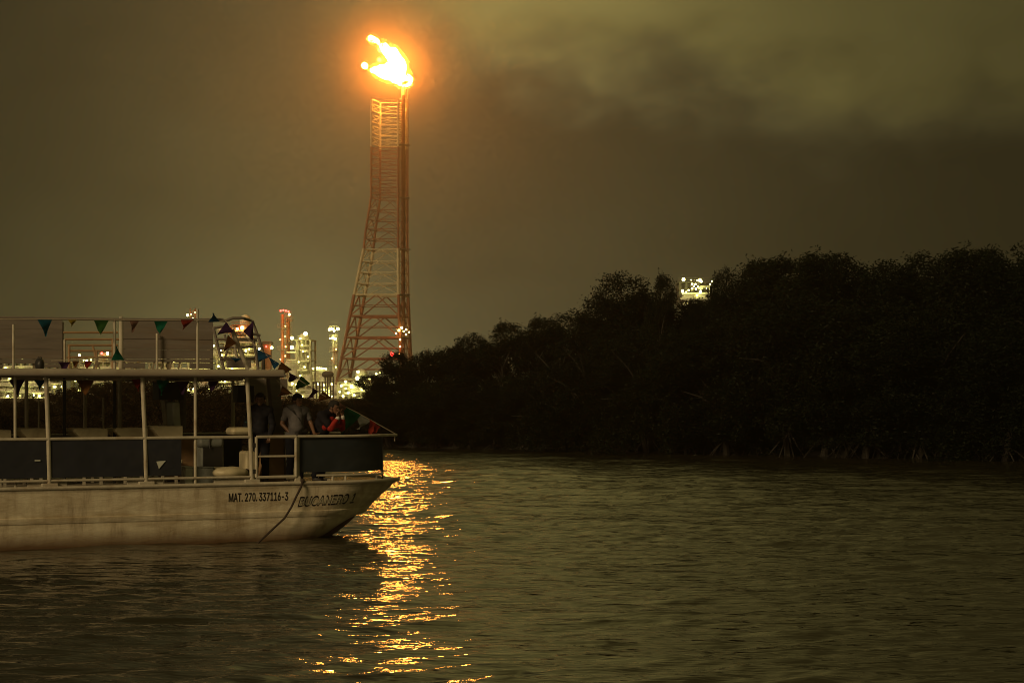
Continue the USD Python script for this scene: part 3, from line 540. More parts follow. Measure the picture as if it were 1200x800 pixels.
# ------------------------------------------------------------------ the passenger boat
YAW = math.atan2(3.1, 6.79); CA, SA = math.cos(YAW), math.sin(YAW); S0 = V(-9.235, 33.4); BEAM = 3.2
BM = TF.translation_matrix([S0[0], S0[1], 0]) @ TF.rotation_matrix(YAW, [0, 0, 1])
def bx(px, y=0.0):
    u_ = (px - CX) / F; return (u_ * (S0[1] + y * CA) - S0[0] + y * SA) / (CA - u_ * SA)
def bp(px, py, y=0.0):
    x = bx(px, y); Y = S0[1] + x * SA + y * CA; return V(x, y, EYE + (HZ - py) * Y / F)
B = Thing('passenger_boat', 'white two deck passenger boat with navy side cloths', 'boat', None, BM)
INS, LC, XS = 0.75, 1.5, -5.0
XE_TOP, XE_MID = bx(467, INS), bx(433, INS * .8)
def smooth01(t): t = np.clip(t, 0, 1); return t * t * (3 - 2 * t)
def ins(x, xe): return INS * np.clip((x - (xe - LC)) / LC, 0, 1) ** 2.2
def xe_z(z): return np.interp(z, [-.5, .1, .5, 1.12], [bx(428, .6), bx(430, .6), XE_MID, XE_TOP])
LINES = [(1.10, 0.0), (1.045, 0.0), (1.03, .022), (.575, .055), (.56, .025), (.475, .025), (.46, .06), (.25, .035), (-.06, .13), (-.55, .9)]
RISE = [0, 0, 0, 0, 0, 0, .0, .0, 1, 1]
tt = np.concatenate([np.linspace(0, .6, 14)[:-1], np.linspace(.6, 1, 50)])
ring = []
for j, (z0, y0) in enumerate(LINES):
    xe = xe_z(z0) if j < 7 else (bx(421, .5) if j == 7 else bx(413, .4) if j == 8 else bx(431, .9))
    x = XS + (xe - XS) * tt; z = np.full_like(x, z0); y = y0 + ins(x, xe)
    if j == 7: z = z0 + (.43 - z0) * np.clip((x - bx(385, 0)) / (xe - bx(385, 0)), 0, 1) ** 2.0
    if j == 8: z = z0 + (.40 - z0) * np.clip((x - bx(320, 0)) / (xe - bx(320, 0)), 0, 1) ** 3.0
    if j == 9: z = z0 + (.32 - z0) * np.clip((x - bx(300, 0)) / (xe - bx(300, 0)), 0, 1) ** 1.5
    ring.append(np.c_[x, y, z])
def loft(js, flip=False):
    v, f = [], []
    for j in js: v.append(ring[j] * V(1, 1, 1))
    n = len(tt); v = np.vstack(v)
    for a in range(len(js) - 1):
        for i in range(n - 1):
            p = a * n + i; f += [[p, p + n, p + 1], [p + 1, p + n, p + n + 1]]
    m1 = trimesh.Trimesh(v, np.array(f), process=False)
    v2 = v.copy(); v2[:, 1] = BEAM - v2[:, 1]; m2 = trimesh.Trimesh(v2, np.array(f)[:, ::-1], process=False)
    e = np.array([ring[j][-1] for j in js]); k = len(js); ev = np.vstack([e, e * V(1, -1, 1) + V(0, BEAM, 0)])
    ef = []
    for a in range(k - 1): ef += [[a, a + 1, k + a], [a + 1, k + a + 1, k + a]]
    return cat_(m1, m2, trimesh.Trimesh(ev, np.array(ef), process=False))
B.part('hull', loft(range(0, 9)), M_['hull'], smooth=35)
B.part('hull_bottom', loft([8, 9]), M_['bottom'], label='dark red brown underside showing at the bow')
n = len(tt); dk = np.vstack([ring[0] - V(0, 0, .012), ring[0] * V(1, -1, 1) + V(0, BEAM, -.012)]); df = []
for i in range(n - 1): df += [[i, i + 1, n + i], [i + 1, n + i + 1, n + i]]
B.part('deck', trimesh.Trimesh(dk, np.array(df), process=False), M_['deck'])
def gun(x, y=0): return V(x, ins(x, XE_TOP) + y, 1.10)
gx = np.concatenate([np.linspace(XS, XE_TOP - LC, 10), np.linspace(XE_TOP - LC, XE_TOP, 14)[1:]])
B.part('rub_rail', tube([gun(x, -.012) + V(0, 0, .012) for x in gx], .034, 8), M_['rail'])
B.part('rub_rail', tube([gun(x) * V(1, -1, 1) + V(0, BEAM + .012, .012) for x in gx], .034, 8), M_['rail'])
e0 = gun(XE_TOP); B.part('rub_rail', tube([e0, e0 * V(1, -1, 1) + V(0, BEAM, 0)], .034, 8), M_['rail'])
B.part('stern_board', box((XS, BEAM / 2, .5), (.05, BEAM - .1, 1.18)), M_['hull'])
# lettering, laid on the side
def hull_side(x, z): return np.interp(z, [.575, 1.03], [.055, .022]) + ins(x, xe_z(z))
def letter(text, px0, px1, py0, py1, off, bold, shear=0.0, slope=0.0, grow=0.0):
    m = meshkit.text_mesh(text, 1.0, .01, bold); v = np.array(m.vertices); lo, hi = v.min(0), v.max(0)
    t = (v[:, 0] - lo[0]) / (hi[0] - lo[0]); s = (v[:, 1] - lo[1]) / (hi[1] - lo[1])
    a, b = bp(px0, py1), bp(px1, py0); H = b[2] - a[2]
    x = a[0] + (b[0] - a[0]) * t + shear * H * s; z = a[2] + H * s + slope * (x - a[0])
    y = hull_side(x, z) - off - np.where(v[:, 2] > .005, .003, 0)
    m.vertices = np.c_[x, y, z]; f = m.faces
    return trimesh.Trimesh(m.vertices, f, process=False)
B.part('registration_number', letter('MAT. 270. 337116-3', 268.5, 338, 576.0, 588.0, .003, True), M_['ink'], smooth=False)
B.part('boat_name', letter('BUCANERO 1', 349.5, 419, 580.0, 594.0, .003, True, .28, .03), M_['ink'], smooth=False)
B.part('boat_name_fill', letter('BUCANERO 1', 351.2, 417.8, 582.2, 592.2, .0075, False, .28, .03), M_['inkfill'], smooth=False)

# posts and rails of the lower deck, starboard
RT = 2.005                                                     # height of the top rail
ROOF0, ROOF1 = 3.145, 3.29
for pt, pb in ((54.5, 58.5), (167.5, 172), (290.5, 296)):
    B.part('post', tube([V(bx(pb), .04, 1.10), V(bx((pt + pb * 2) / 3), .04, 2.0), V(bx(pt), .05, ROOF0)], .040, 10), M_['rail'])
    B.part('post_foot', bbox(V(bx(pb), .05, 1.15), (.30, .14, .10)), M_['rail'])
for pt, pb in ((230, 230),):
    B.part('post', tube([V(bx(pb), .06, 1.1), V(bx(pt), .06, ROOF0)], .030, 10), M_['rail'])
B.part('post', tube([V(bx(19.2), .10, 1.1), V(bx(18.6), .10, ROOF0)], .026, 10), M_['rail'])
B.part('top_rail', tube([V(XS, .03, RT), V(bx(150), .03, RT), V(bx(293), .03, RT)], .030, 10), M_['rail'])
B.part('bottom_rail', tube([V(XS, .03, 1.24), V(bx(293), .03, 1.245)], .024, 8), M_['rail'])
# gate
g0, g1 = bx(300.5), bx(346.8); gz0, gz1, gzm = 1.235, RT, 1.63
B.part('gate', cat_(tube([V(g0, 0, gz0), V(g0, 0, gz1)], .030, 10), tube([V(g1, 0, gz0), V(g1, 0, gz1)], .030, 10), tube([V(g0, 0, gz1), V(g1, 0, gz1)], .030, 10), tube([V(g0, 0, gz0), V(g1, 0, gz0)], .030, 10), tube([V(g0, 0, gzm), V(g1, 0, gzm)], .022, 10)), M_['rail'], label='white pipe gate with one middle bar')
B.part('gate_hinge', cat_(box((g0 - .045, 0, 1.35), (.05, .05, .08)), box((g0 - .045, 0, 1.85), (.05, .05, .08))), M_['dark'])
B.part('post', tube([V(bx(349.8), .03, 1.1), V(bx(349.8), .03, RT + .02)], .026, 10), M_['rail'])
B.part('post_foot', bbox(V(bx(349), .04, 1.17), (.12, .1, .14)), M_['rail'])
# bow rail follows the gunwale and ends in a short spar
xr = np.linspace(bx(350), XE_TOP - .5, 14)
B.part('bow_rail', tube([gun(x, .03) + V(0, 0, .905) for x in xr] + [gun(XE_TOP - .06, .03) + V(0, 0, .90)], .028, 10), M_['rail'])
xb = np.linspace(bx(372), XE_TOP - .48, 10)
B.part('bow_rail', tube([gun(x, .04) + V(0, 0, .145) for x in xb], .022, 8), M_['rail'])
for px in (387, 402, 442): B.part('stanchion', tube([gun(bx(px, .2), .05), gun(bx(px, .2), .05) + V(0, 0, .15)], .026, 8), M_['rail'])
xl = XE_TOP - .48; B.part('stanchion', tube([gun(xl, .075), gun(xl, .075) + V(0, 0, .9)], .020, 8), M_['dark'])
B.part('bow_rail', tube([gun(x, .03) * V(1, -1, 1) + V(0, BEAM, .905) for x in xr], .026, 10), M_['rail'])
B.part('spar_ring', tube([gun(XE_TOP - .12, .03) + V(0, 0, .90), gun(XE_TOP - .12, .03) + V(0, 0, .78)], .012, 6), M_['rail'])
def cloth(P, nx, nz, amp, seed):
    """a hanging sheet between four corners P00 P10 P11 P01, gently rippled"""
    s, t = np.meshgrid(np.linspace(0, 1, nx), np.linspace(0, 1, nz)); s, t = s.ravel()[:, None], t.ravel()[:, None]
    v = P[0] * (1 - s) * (1 - t) + P[1] * s * (1 - t) + P[2] * s * t + P[3] * (1 - s) * t
    nrm = np.cross(P[1] - P[0], P[3] - P[0]); nrm /= np.linalg.norm(nrm)
    q = meshkit.fbm(v * 2.2 + seed).reshape(-1, 1); v = v + nrm * amp * q
    f = []
    for i in range(nz - 1):
        for j in range(nx - 1):
            a = i * nx + j; f += [[a, a + 1, a + nx + 1], [a, a + nx + 1, a + nx]]
    m = trimesh.Trimesh(v, np.array(f), process=False)
    b = m.copy(); b.vertices = b.vertices + nrm * .006; b.faces = b.faces[:, ::-1]
    return cat_(m, b)
for i, (a, b) in enumerate([(-150, -58), (-57, 57.0), (58.8, 170.5), (173, 213)]):
    x0, x1 = max(XS, bx(a)), bx(b)
    pp = B.part('side_cloth', cloth([V(x0, .05, 1.30), V(x1, .05, 1.30), V(x1, .05, 1.985), V(x0, .05, 1.985)], 26, 12, .03, i * 7), M_['tarp'])
    B.part('cloth_hem', cat_(tube([V(x0, .04, 1.305), V(x1, .04, 1.305)], .012, 6)), M_['tarp'], parent=pp)
# torn white patch showing in the cloth
tri = trimesh.creation.extrude_polygon(__import__('shapely.geometry', fromlist=['Polygon']).Polygon([(bx(183.6), bp(183.6, 540.5)[2]), (bx(194.6), bp(194, 539.5)[2]), (bx(186.5), bp(186, 549)[2])]), .01)
tri.apply_transform(np.array([[1, 0, 0, 0], [0, 0, 1, .012], [0, 1, 0, 0], [0, 0, 0, 1]])); B.part('cloth_patch', tri, M_['whitebox'])
B.part('cloth_tag', box(bp(44, 539.3, .015), (.10, .01, .022)), M_['whitebox'])
xs_ = np.linspace(bx(351.5), XE_TOP - .5, 26); zz = np.linspace(1.31, 1.975, 12); vv = []
for z in zz:
    for x in xs_:
        g = gun(x, .055); vv.append([x, g[1] + .03 * float(meshkit.fbm(np.array([[x * 2.2, 5.0, z * 2.2]]))[0]), z])
ff = [];
for i in range(11):
    for j in range(25):
        a = i * 26 + j; ff += [[a, a + 1, a + 27], [a, a + 27, a + 26]]
ms = trimesh.Trimesh(np.array(vv), np.array(ff), process=False); m2 = ms.copy(); m2.vertices = m2.vertices + V(0, .006, 0); m2.faces = m2.faces[:, ::-1]
B.part('side_cloth', cat_(ms, m2), M_['tarp2'], label='green navy cloth lashed to the bow rail')
# odds along the gunwale: foot boards
for a, b in ((33, 80), (150, 193)): B.part('toe_board', bbox(V((bx(a) + bx(b)) / 2, .10, 1.165), (bx(b) - bx(a), .05, .13)), M_['rail'])
B.part('toe_board', bbox(V((bx(252) + bx(304)) / 2, .10, 1.155), (bx(304) - bx(252), .06, .10)), M_['rail'])
for px in (343.5, 387): B.part('cleat', cat_(box(gun(bx(px, 0), .1) + V(0, 0, .04), (.05, .05, .08)), tube([gun(bx(px, 0), .1) + V(-.1, 0, .09), gun(bx(px, 0), .1) + V(.1, 0, .09)], .018, 6)), M_['rail'])

# far side posts and rail
PY = BEAM - .06
for px in (31, 99.5, 140, 207, 273): B.part('post', tube([V(bx(px, PY), PY, 1.1), V(bx(px, PY), PY, ROOF0)], .036 if px != 207 else .03, 10), M_['rail'])
for px in (45.5, 121): B.part('post', tube([V(bx(px, PY), PY, 1.1), V(bx(px, PY), PY, 2.75)], .018, 8), M_['rail'])
for px in (75.5, 134.2): B.part('dark_post', tube([V(bx(px, 1.6), 1.6, 1.1), V(bx(px, 1.6), 1.6, ROOF0)], .030, 8), M_['dark'], label='black post in the middle of the lower deck')
B.part('top_rail', tube([V(XS, PY, RT), V(bx(300, PY), PY, RT)], .026, 8), M_['rail'])
B.part('side_cloth', cloth([V(XS, PY - .05, 1.18), V(bx(282, PY), PY - .05, 1.18), V(bx(282, PY), PY - .05, 1.98), V(XS, PY - .05, 1.98)], 40, 10, .03, 50), M_['tarp'])
# benches across the lower deck
def bench(px0, px1, y, py0, py1):
    a, b = bp(px0, py1, y), bp(px1, py0, y); c = (a + b) / 2
    m = trimesh.creation.extrude_polygon(__import__('shapely.geometry', fromlist=['Polygon']).Polygon([(a[0] + .12, a[2]), (b[0], a[2]), (b[0], b[2]), (a[0], b[2]), (a[0], b[2] - .06)]), .9)
    m.apply_transform(np.array([[1, 0, 0, 0], [0, 0, 1, y], [0, 1, 0, 0], [0, 0, 0, 1]], float)); m.fix_normals()
    B.part('bench_back', m, M_['bench'])
    B.part('bench_seat', bbox(V(c[0], y + .5, 1.52), (b[0] - a[0], 1.0, .07)), M_['bench'])
    for xx in (a[0] + .2, b[0] - .1): [B.part('bench_leg', box((xx, y + dy_, 1.3), (.05, .05, .42)), M_['rail']) for dy_ in (.1, .9)]
bench(-12, 13, 1.2, 504, 514); bench(25.5, 55.5, 1.3, 502, 514); bench(87.5, 126, 1.3, 502, 513); bench(136, 173, 1.3, 501.5, 513); bench(180, 214, 1.1, 499, 512)
m = bbox((0, 0, 0), (.42, .5, .15), .07); m.apply_translation(bp(280, 505, .55)); B.part('seat_cushion', m, M_['bench'])
# helm: leaning frame, pale chair back and brown console
h0, h1 = bp(196.5, 505, 2.2), bp(189, 446, 2.2)
B.part('windscreen_post', tube([h0, h1], .07, 8), M_['rail']); h0, h1 = bp(213.5, 504, 2.2), bp(213.5, 452, 2.2); B.part('windscreen_post', tube([h0, h1], .08, 8), M_['plank'])
a, b = bp(199.5, 503, 1.9), bp(207, 471, 1.9); m = bbox((0, 0, 0), (.16, .5, .56), .04); m.apply_transform(TF.rotation_matrix(-.05, [0, 1, 0])); m.apply_translation((a + b) / 2); B.part('chair_back', m, M_['whitebox'], label='pale tall chair back at the helm')
m = box(bp(197, 458, 2.0), (.5, .5, .35)); B.part('ceiling_box', m, M_['dark'])
a, b = bp(181, 455, 2.6), bp(204, 446, 2.6)
for k in range(4): B.part('louvre', box(V((a[0] + b[0]) / 2, 2.6, 2.93 + k * .055), (b[0] - a[0], .04, .022)), M_['rail'])
B.part('counter', bbox(V(bx(222, 2.2), 2.2, 1.55), (1.1, .7, .85)), M_['console'])
B.part('speaker_box', bbox(bp(285.5, 461.5, 1.9), (.36, .3, .34), .02), M_['dark'], label='black box hung under the roof edge')
p0, p1 = bp(320, 443, 1.2), bp(329, 560, 1.2)
B.part('pillar', bar(V(p1[0], 1.2, 1.1), V(p0[0], 1.2, ROOF0), .20, .24), M_['plank'], label='broad beige pillar behind the gate')
B.part('pillar', bar(V(bx(316.5, 1.9), 1.9, 1.1), V(bx(315.5, 1.9), 1.9, ROOF0), .10), M_['bench'])
cons = trimesh.creation.extrude_polygon(__import__('shapely.geometry', fromlist=['Polygon']).Polygon([(bx(304, .95), 1.1), (bx(333, .95), 1.1), (bx(332, .95), 2.05), (bx(318, .95), 2.05), (bx(313, .95), 1.62)]), .5)
cons.apply_transform(np.array([[1, 0, 0, 0], [0, 0, 1, .95], [0, 1, 0, 0], [0, 0, 0, 1]], float)); cons.fix_normals(); B.part('console', cons, M_['console'], label='brown slanted box behind the gate')
B.part('cabin_wall', cat_(box(V(bx(312, 2.6), 2.6, 2.97), (.9, .05, .34))), M_['plank'])
B.part('side_locker', bbox(V(bx(290, .6), .6, 1.42), (.22, .5, .6), .05), M_['bench'])

# roof = floor of the upper deck
RX1 = bx(333)
rm = bbox(V((XS + RX1) / 2, BEAM / 2, (ROOF0 + ROOF1) / 2), (RX1 - XS, BEAM + .24, ROOF1 - ROOF0), .05); B.part('roof', rm, M_['roof'])
B.part('roof_trim', tube([V(XS, -.125, ROOF0 + .03), V(RX1, -.125, ROOF0 + .03)], .022, 8), M_['plank'])
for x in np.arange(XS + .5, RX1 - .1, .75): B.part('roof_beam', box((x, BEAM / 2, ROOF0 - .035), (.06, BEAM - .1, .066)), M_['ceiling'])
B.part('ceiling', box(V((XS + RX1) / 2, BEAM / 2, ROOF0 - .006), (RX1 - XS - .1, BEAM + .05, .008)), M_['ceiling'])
# upper deck rails, starboard
UZ = 4.205
B.part('upper_rail', tube([V(XS, .02, UZ - .01), V(bx(150), .02, UZ), V(bx(262), .02, UZ + .03)], .028, 10), M_['plank'])
for px, top in ((16, UZ - .12), (134.6, UZ), (231.8, UZ + .22)): B.part('upper_post', tube([V(bx(px), .02, ROOF1 - .01), V(bx(px), .02, top)], .026, 10), M_['rail'])
B.part('upper_post', tube([V(bx(142, 1.2), 1.2, ROOF1 - .01), V(bx(142, 1.2), 1.2, UZ + .1)], .04, 10), M_['rail'])
B.part('upper_post', tube([V(bx(184, 2.9), 2.9, ROOF1), V(bx(184, 2.9), 2.9, 4.05)], .024, 10), M_['rail'])
# plank walls of the upper deck, far side
UY = 3.0
def planks(px0, px1, ys):
    for y0, y1 in zip(ys[:-1], ys[1:]):
        a, b = bp(px0, y1, UY), bp(px1, y0, UY); c = (a + b) / 2
        B.part('plank', bbox(c + V(0, rng.uniform(-.008, .008), 0), (b[0] - a[0], .03, b[2] - a[2] - .022), .006), M_['plank'])
planks(-60, 73.2, [373.5, 385, 397, 409, 420.5, 426]); planks(143.5, 249.5, [373.5, 385.5, 397.5, 409.5, 420.5, 424.5])
for a, b, y0, y1 in ((-60, 4, 426, 431), (46, 73.2, 426, 431), (-60, 73.2, 431, 434.5), (143.5, 170, 424.5, 432), (222.5, 249.5, 424.5, 432), (143.5, 249.5, 432, 434.5)): planks(a, b, [y0, y1])
for px in (1, 40, 73, 145, 197, 248): B.part('wall_batten', box(V(bx(px, UY + .05), UY + .05, 3.78), (.05, .05, .95)), M_['ceiling'])
for k, px in enumerate((179, 189, 199, 209)): B.part('slit_bar', bar(bp(px, 432, UY + .02), bp(px + 2, 424, UY + .02), .03), M_['ceiling'])
for y, a, b in ((389.5, 74, 138), (397.5, 76, 144), (404.5, 79, 138), (411, 82, 134), (418.5, 78, 131)): B.part('upper_railing', tube([bp(a, y, UY), bp(b, y, UY)], .022, 8), M_['console'])
for px, t in ((75.8, 398), (81, 405), (113, 411), (132, 397)): B.part('railing_post', tube([bp(px, 434, UY), bp(px, t, UY)], .026, 8), M_['rail'] if px < 77 else M_['console'])
B.part('railing_post', tube([bp(108.5, 404, UY), bp(112, 418, UY)], .022, 8), M_['console'])
B.part('folded_chair', cat_(bar(bp(112.5, 419, 2.5), bp(117, 433, 2.5), .03), bar(bp(115.5, 418, 2.5), bp(109.5, 433, 2.5), .03), bar(bp(110, 427, 2.5), bp(116, 427, 2.5), .03), bar(bp(90, 420, 2.5), bp(86, 433, 2.5), .03), bar(bp(86, 421, 2.5), bp(91, 433, 2.5), .03)), M_['ceiling'])
# slanted ladder with arched handrail at the front of the upper deck
lad = Thing('boarding_ladder', 'slanted pipe ladder with arched top at the front of the upper deck', 'ladder', None, BM)
LA, LB = .55, 1.35
lad.part('stringer', tube([bp(272, 386, LA), bp(281, 409, LA), bp(290.5, 433, LA)], .042, 10), M_['rail']); lad.part('stringer', tube([bp(296, 377, LB), bp(303.5, 397, LB), bp(309, 415, LB), bp(309, 433, LB)], .03, 8), M_['plank'])
lad.part('stringer', tube([bp(250, 383, LB), bp(255, 405, LB), bp(262.5, 433, LB)], .03, 8), M_['plank']); lad.part('stringer', tube([bp(296.5, 397, LA), bp(300, 415, LA), bp(302.5, 433, LA)], .03, 8), M_['plank'])
lad.part('handrail_arch', tube([bp(249, 374, LA), bp(264, 376, LA), bp(273, 372.6, LA), bp(284, 372.6, LA), bp(291, 374.6, LB), bp(296, 376, LB), bp(296, 388, LB)], .03, 8), M_['plank'])
for a, b, y0, y1 in ((251, 266, 384, 382), (253, 301, 397.5, 398.5), (256, 300, 408, 406), (266, 276, 405, 402), (258, 306, 420.5, 420), (296, 305, 391, 393), (281, 301, 397, 397.5)): lad.part('rung', tube([bp(a, y0, .9), bp(b, y1, .9)], .026, 8), M_['plank'])
lad.part('strut', tube([bp(273, 399, .9), bp(278.5, 421, .9)], .028, 8), M_['rail']); lad.part('strut', tube([bp(263, 392, .9), bp(268, 406, .9), bp(262, 424, .9)], .022, 8), M_['plank'])
lad.part('kick_plate', bbox((bp(262, 430, 1.6) + bp(298, 422, 1.6)) / 2, (.5, .03, .16)), M_['plank'])

# loose things on deck
def loose(name, label, cat, mesh, mat):
    c = mesh.bounds.mean(0); base = V(c[0], c[1], mesh.bounds[0][2]); mesh = mesh.copy(); mesh.apply_translation(-base)
    t = Thing(name, label, cat, None, BM @ TF.translation_matrix(base)); return t, mesh
def crate(px0, px1, y0, y, mat, label, lid):
    a, b = bx(px0, y), bx(px1, y); z1 = bp((px0 + px1) / 2, y0, y)[2]; m = bbox(V((a + b) / 2, y + .2, (1.1 + z1) / 2), (b - a, .4, z1 - 1.1), .015)
    t, m = loose('deck_box', label, 'box', m, mat); t.part('box_body', m, M_[mat])
    t.part('lid', bbox(V(0, 0, z1 - 1.1 + .012), (b - a + .015, .415, .024), .008), M_[lid])
crate(217.2, 226, 548, .25, 'whitebox', 'narrow white box on deck right of the torn cloth', 'whitebox'); crate(226.6, 250.6, 548.5, .3, 'greybox', 'grey box on deck beside the narrow white box', 'greybox'); crate(251, 268, 549, .35, 'greybox', 'second grey box on deck, left of the pale sack', 'bench')
m = ball(V(0, 0, 0), 1, 3, (.33, .2, .095)); m.vertices += m.vertex_normals * meshkit.fbm(np.array(m.vertices) * 6).reshape(-1, 1) * .05; m.apply_translation(bp(270, 553.5, .3)); t, m = loose('sack', 'pale sack lying on deck left of the gate post', 'sack', m, 'bench'); t.part('bag', m, M_['bench']); t.part('knot', ball(V(.33, 0, .14), .05, 1), M_['rope'])
m = bbox(V(0, 0, 0), (.5, .3, .2), .07); m.apply_translation(bp(246, 518.5, .9)); t, m = loose('life_vest_bundle', 'grey bundle behind the rail right of the navy cloths', 'bundle', m, 'greybox'); t.part('bundle', m, M_['greybox'], smooth=50); t.part('strap', tube([V(-.05, -.16, 0), V(-.05, -.16, .2)], .015, 6), M_['dark'])
m = bbox(V(0, 0, 0), (.46, .4, .82), .05); m.apply_translation(V(bx(246, 1.0), 1.0, 1.52)); t, m = loose('locker', 'dark locker carrying the grey bundle behind the rail', 'locker', m, 'dark'); t.part('locker_body', m, M_['greybox']); t.part('locker_door', box((0, -.21, .4), (.38, .02, .6)), M_['dark'])
m = ball(V(0, 0, 0), 1, 3, (.075, .12, .11)); m.vertices += m.vertex_normals * meshkit.fbm(np.array(m.vertices) * 9).reshape(-1, 1) * .03; m.apply_translation(bp(46.5, 427, .6)); t, m = loose('black_bag', 'black bag on the upper deck left of the railing gap', 'bag', m, 'dark'); t.part('bag', m, M_['dark'], smooth=True); t.part('handle', tube([V(-.05, 0, .2), V(-.03, 0, .26), V(.03, 0, .26), V(.05, 0, .2)], .01, 6), M_['dark'])
rp_ = [gun(bx(354), -.03) + V(0, 0, .05), V(bx(352.5, -.08), -.08, bp(352.5, 571, -.08)[2])] + [bp(np.interp(t, [0, .5, 1], [352, 337, 302]), 571 + 65 * t, -.1 - .12 * t) for t in (.15, .35, .55, .75, .9, 1.0)]
rp_.append(rp_[-1] + V(-.12, 0, -.12)); solo_rope = Thing('mooring_rope', 'brown rope hanging from the bow rail down the hull into the water', 'rope', None, BM); solo_rope.part('rope', tube(rp_, .022, 8), M_['rope']); solo_rope.part('knot', ball(rp_[0], .045, 1), M_['rope'])

# ------------------------------------------------------------------ bunting
FC = {'teal': (.012, .075, .11), 'blue': (.012, .055, .12), 'yellow': (.20, .15, .02), 'green': (.025, .075, .02), 'seagreen': (.008, .10, .06), 'brown': (.12, .055, .02), 'red': (.16, .022, .015), 'purple': (.045, .02, .06), 'pink': (.16, .09, .07), 'grey': (.26, .27, .25), 'flaggreen': (.02, .11, .055), 'flagred': (.30, .04, .028)}
for k, c in FC.items():
    M_['f_' + k] = usdkit.material(stage, LK + 'flag_' + k, {'tc': ('texture_coordinate', {}), 'n': ('noise_texture', {'scale': 9.0, 'detail': 4.0}), 'r': ('rgb_ramp', {'ramp': [(.3, tuple(np.array(c) * .75)), (.7, tuple(np.array(c) * 1.25))]}),
        'd': ('diffuse_bsdf', {}), 't': ('translucent_bsdf', {}), 'm': ('mix_closure', {'fac': .4})}, [('tc.object', 'n.vector'), ('n.fac', 'r.fac'), ('r.color', 'd.color'), ('r.color', 't.color'), ('d.BSDF', 'm.closure1'), ('t.BSDF', 'm.closure2')], surface='m.closure')
def pennant(a, b, tip, seed, amp=.075):
    k = 9; v = []; r = np.random.default_rng(seed)
    for i in range(k):
        t = i / (k - 1); l, q = a + (tip - a) * t, b + (tip - b) * t
        for j in range(5): v.append(l + (q - l) * j / 4)
    v = np.array(v); nrm = np.cross(b - a, tip - a); nrm /= np.linalg.norm(nrm)
    w = np.repeat(np.linspace(0, 1, k), 5) ; v = v + nrm * (amp * np.sin(w * 5 + r.uniform(0, 6) + np.tile(np.arange(5), k) * .8) * w)[:, None] + nrm * r.uniform(-.06, .06) * w[:, None]
    f = []
    for i in range(k - 1):
        for j in range(4): p = i * 5 + j; f += [[p, p + 1, p + 6], [p, p + 6, p + 5]]
    return trimesh.Trimesh(v, np.array(f), process=False)
def bunting(label, pts, y, flags):
    """pts: course of the cord; flags: colour and three corners each"""
    t = Thing('bunting', label, 'bunting', None, BM); yy = (lambda px: y) if not callable(y) else y
    t.part('cord', tube([bp(px, py, yy(px)) for px, py in pts], .008, 6), M_['cord'])
    for i, (c, a, b, q) in enumerate(flags):
        t.part('flag', pennant(bp(*a, yy(a[0]) - .012), bp(*b, yy(b[0]) - .012), bp(*q, yy(q[0]) - .03), i + len(pts) * 10), M_['f_' + c], smooth=True)
bunting('string of pennants along the top rail of the upper deck', [(-40, 373.2), (44, 373.8), (90, 374.2), (140, 374.5), (200, 375), (250, 375.5), (262, 376.5)], -.03,
        [('teal', (44, 374.5), (61, 374.5), (54, 394)), ('yellow', (80, 374.6), (90, 374.6), (84, 382.5)), ('green', (110, 375.5), (127.5, 375.5), (117, 392.5)), ('pink', (152, 376), (163, 376), (155, 389.5)), ('seagreen', (180.5, 376.5), (196.5, 376.5), (187, 392)), ('red', (212, 374.5), (227, 374.5), (214, 386.5)), ('blue', (244, 377.6), (257.5, 377), (249.3, 366.5))])
bunting('pennants strung low along the edge of the upper deck floor', [(60, 422.5), (100, 421), (140, 423), (160, 424.5)], -.02, [('purple', (68, 424), (82.5, 424), (76, 434.5)), ('red', (98.5, 423.5), (108.5, 423), (102, 433)), ('seagreen', (130.5, 422), (145.5, 422), (137, 406)), ('brown', (84, 423), (93, 423), (88, 431))])
bunting('pennants hanging in the shade under the roof edge', [(-30, 443), (18, 444.5), (60, 445), (100, 445), (160, 444), (190, 445), (215, 447), (250, 446), (292, 443.5)], .12, [('purple', (10, 444.8), (29, 444.8), (21, 463)), ('blue', (40, 445), (54, 445), (47, 456)), ('brown', (89, 445.2), (111, 445.2), (99.5, 463)), ('red', (154.5, 444.4), (167, 444.4), (162, 458)), ('seagreen', (183, 445), (198, 445), (190, 463)), ('purple', (206.5, 447), (222, 447), (214.5, 462)), ('purple', (243.5, 446.5), (257, 446), (248.5, 458))])
bunting('string of pennants running from the ladder down over the bow', [(264, 376), (285, 392), (303, 408), (322, 424), (345, 441), (370, 458), (395, 472), (418, 483), (440, 495), (464, 508.5)], lambda px: float(np.interp(px, [264, 330, 464], [.5, .15, INS + .05])),
        [('purple', (265, 377), (274, 389), (254.5, 392)), ('brown', (267, 392), (277, 402), (262, 412)), ('purple', (285, 388), (297, 376), (296, 399)), ('blue', (270, 419), (283, 420), (276, 424.5)), ('blue', (301, 409), (318, 417), (303, 424)), ('blue', (314.5, 418), (327.5, 426), (322, 432.5)), ('brown', (329.5, 424), (342, 433), (322, 441)), ('purple', (338.5, 436.5), (351, 442.5), (339.8, 447.5)), ('green', (352.5, 439.8), (364, 449.5), (346.5, 456.5)), ('purple', (366, 454), (373.5, 459), (364.5, 466.5)), ('brown', (378, 458), (389, 466), (372, 470)), ('pink', (396, 470), (406, 477), (398, 486)), ('flaggreen', (404, 476), (423, 486), (402, 510)), ('grey', (419.5, 484), (434.5, 493), (418.5, 503)), ('flagred', (433, 491), (441, 496), (432, 510)), ('flagred', (439, 496), (446, 500), (437.5, 509))])
bunting('short cord with one brown pennant below the front end of the roof', [(324, 445), (333, 453), (343, 462)], .2, [('brown', (331, 452), (343, 461.5), (326, 464))])

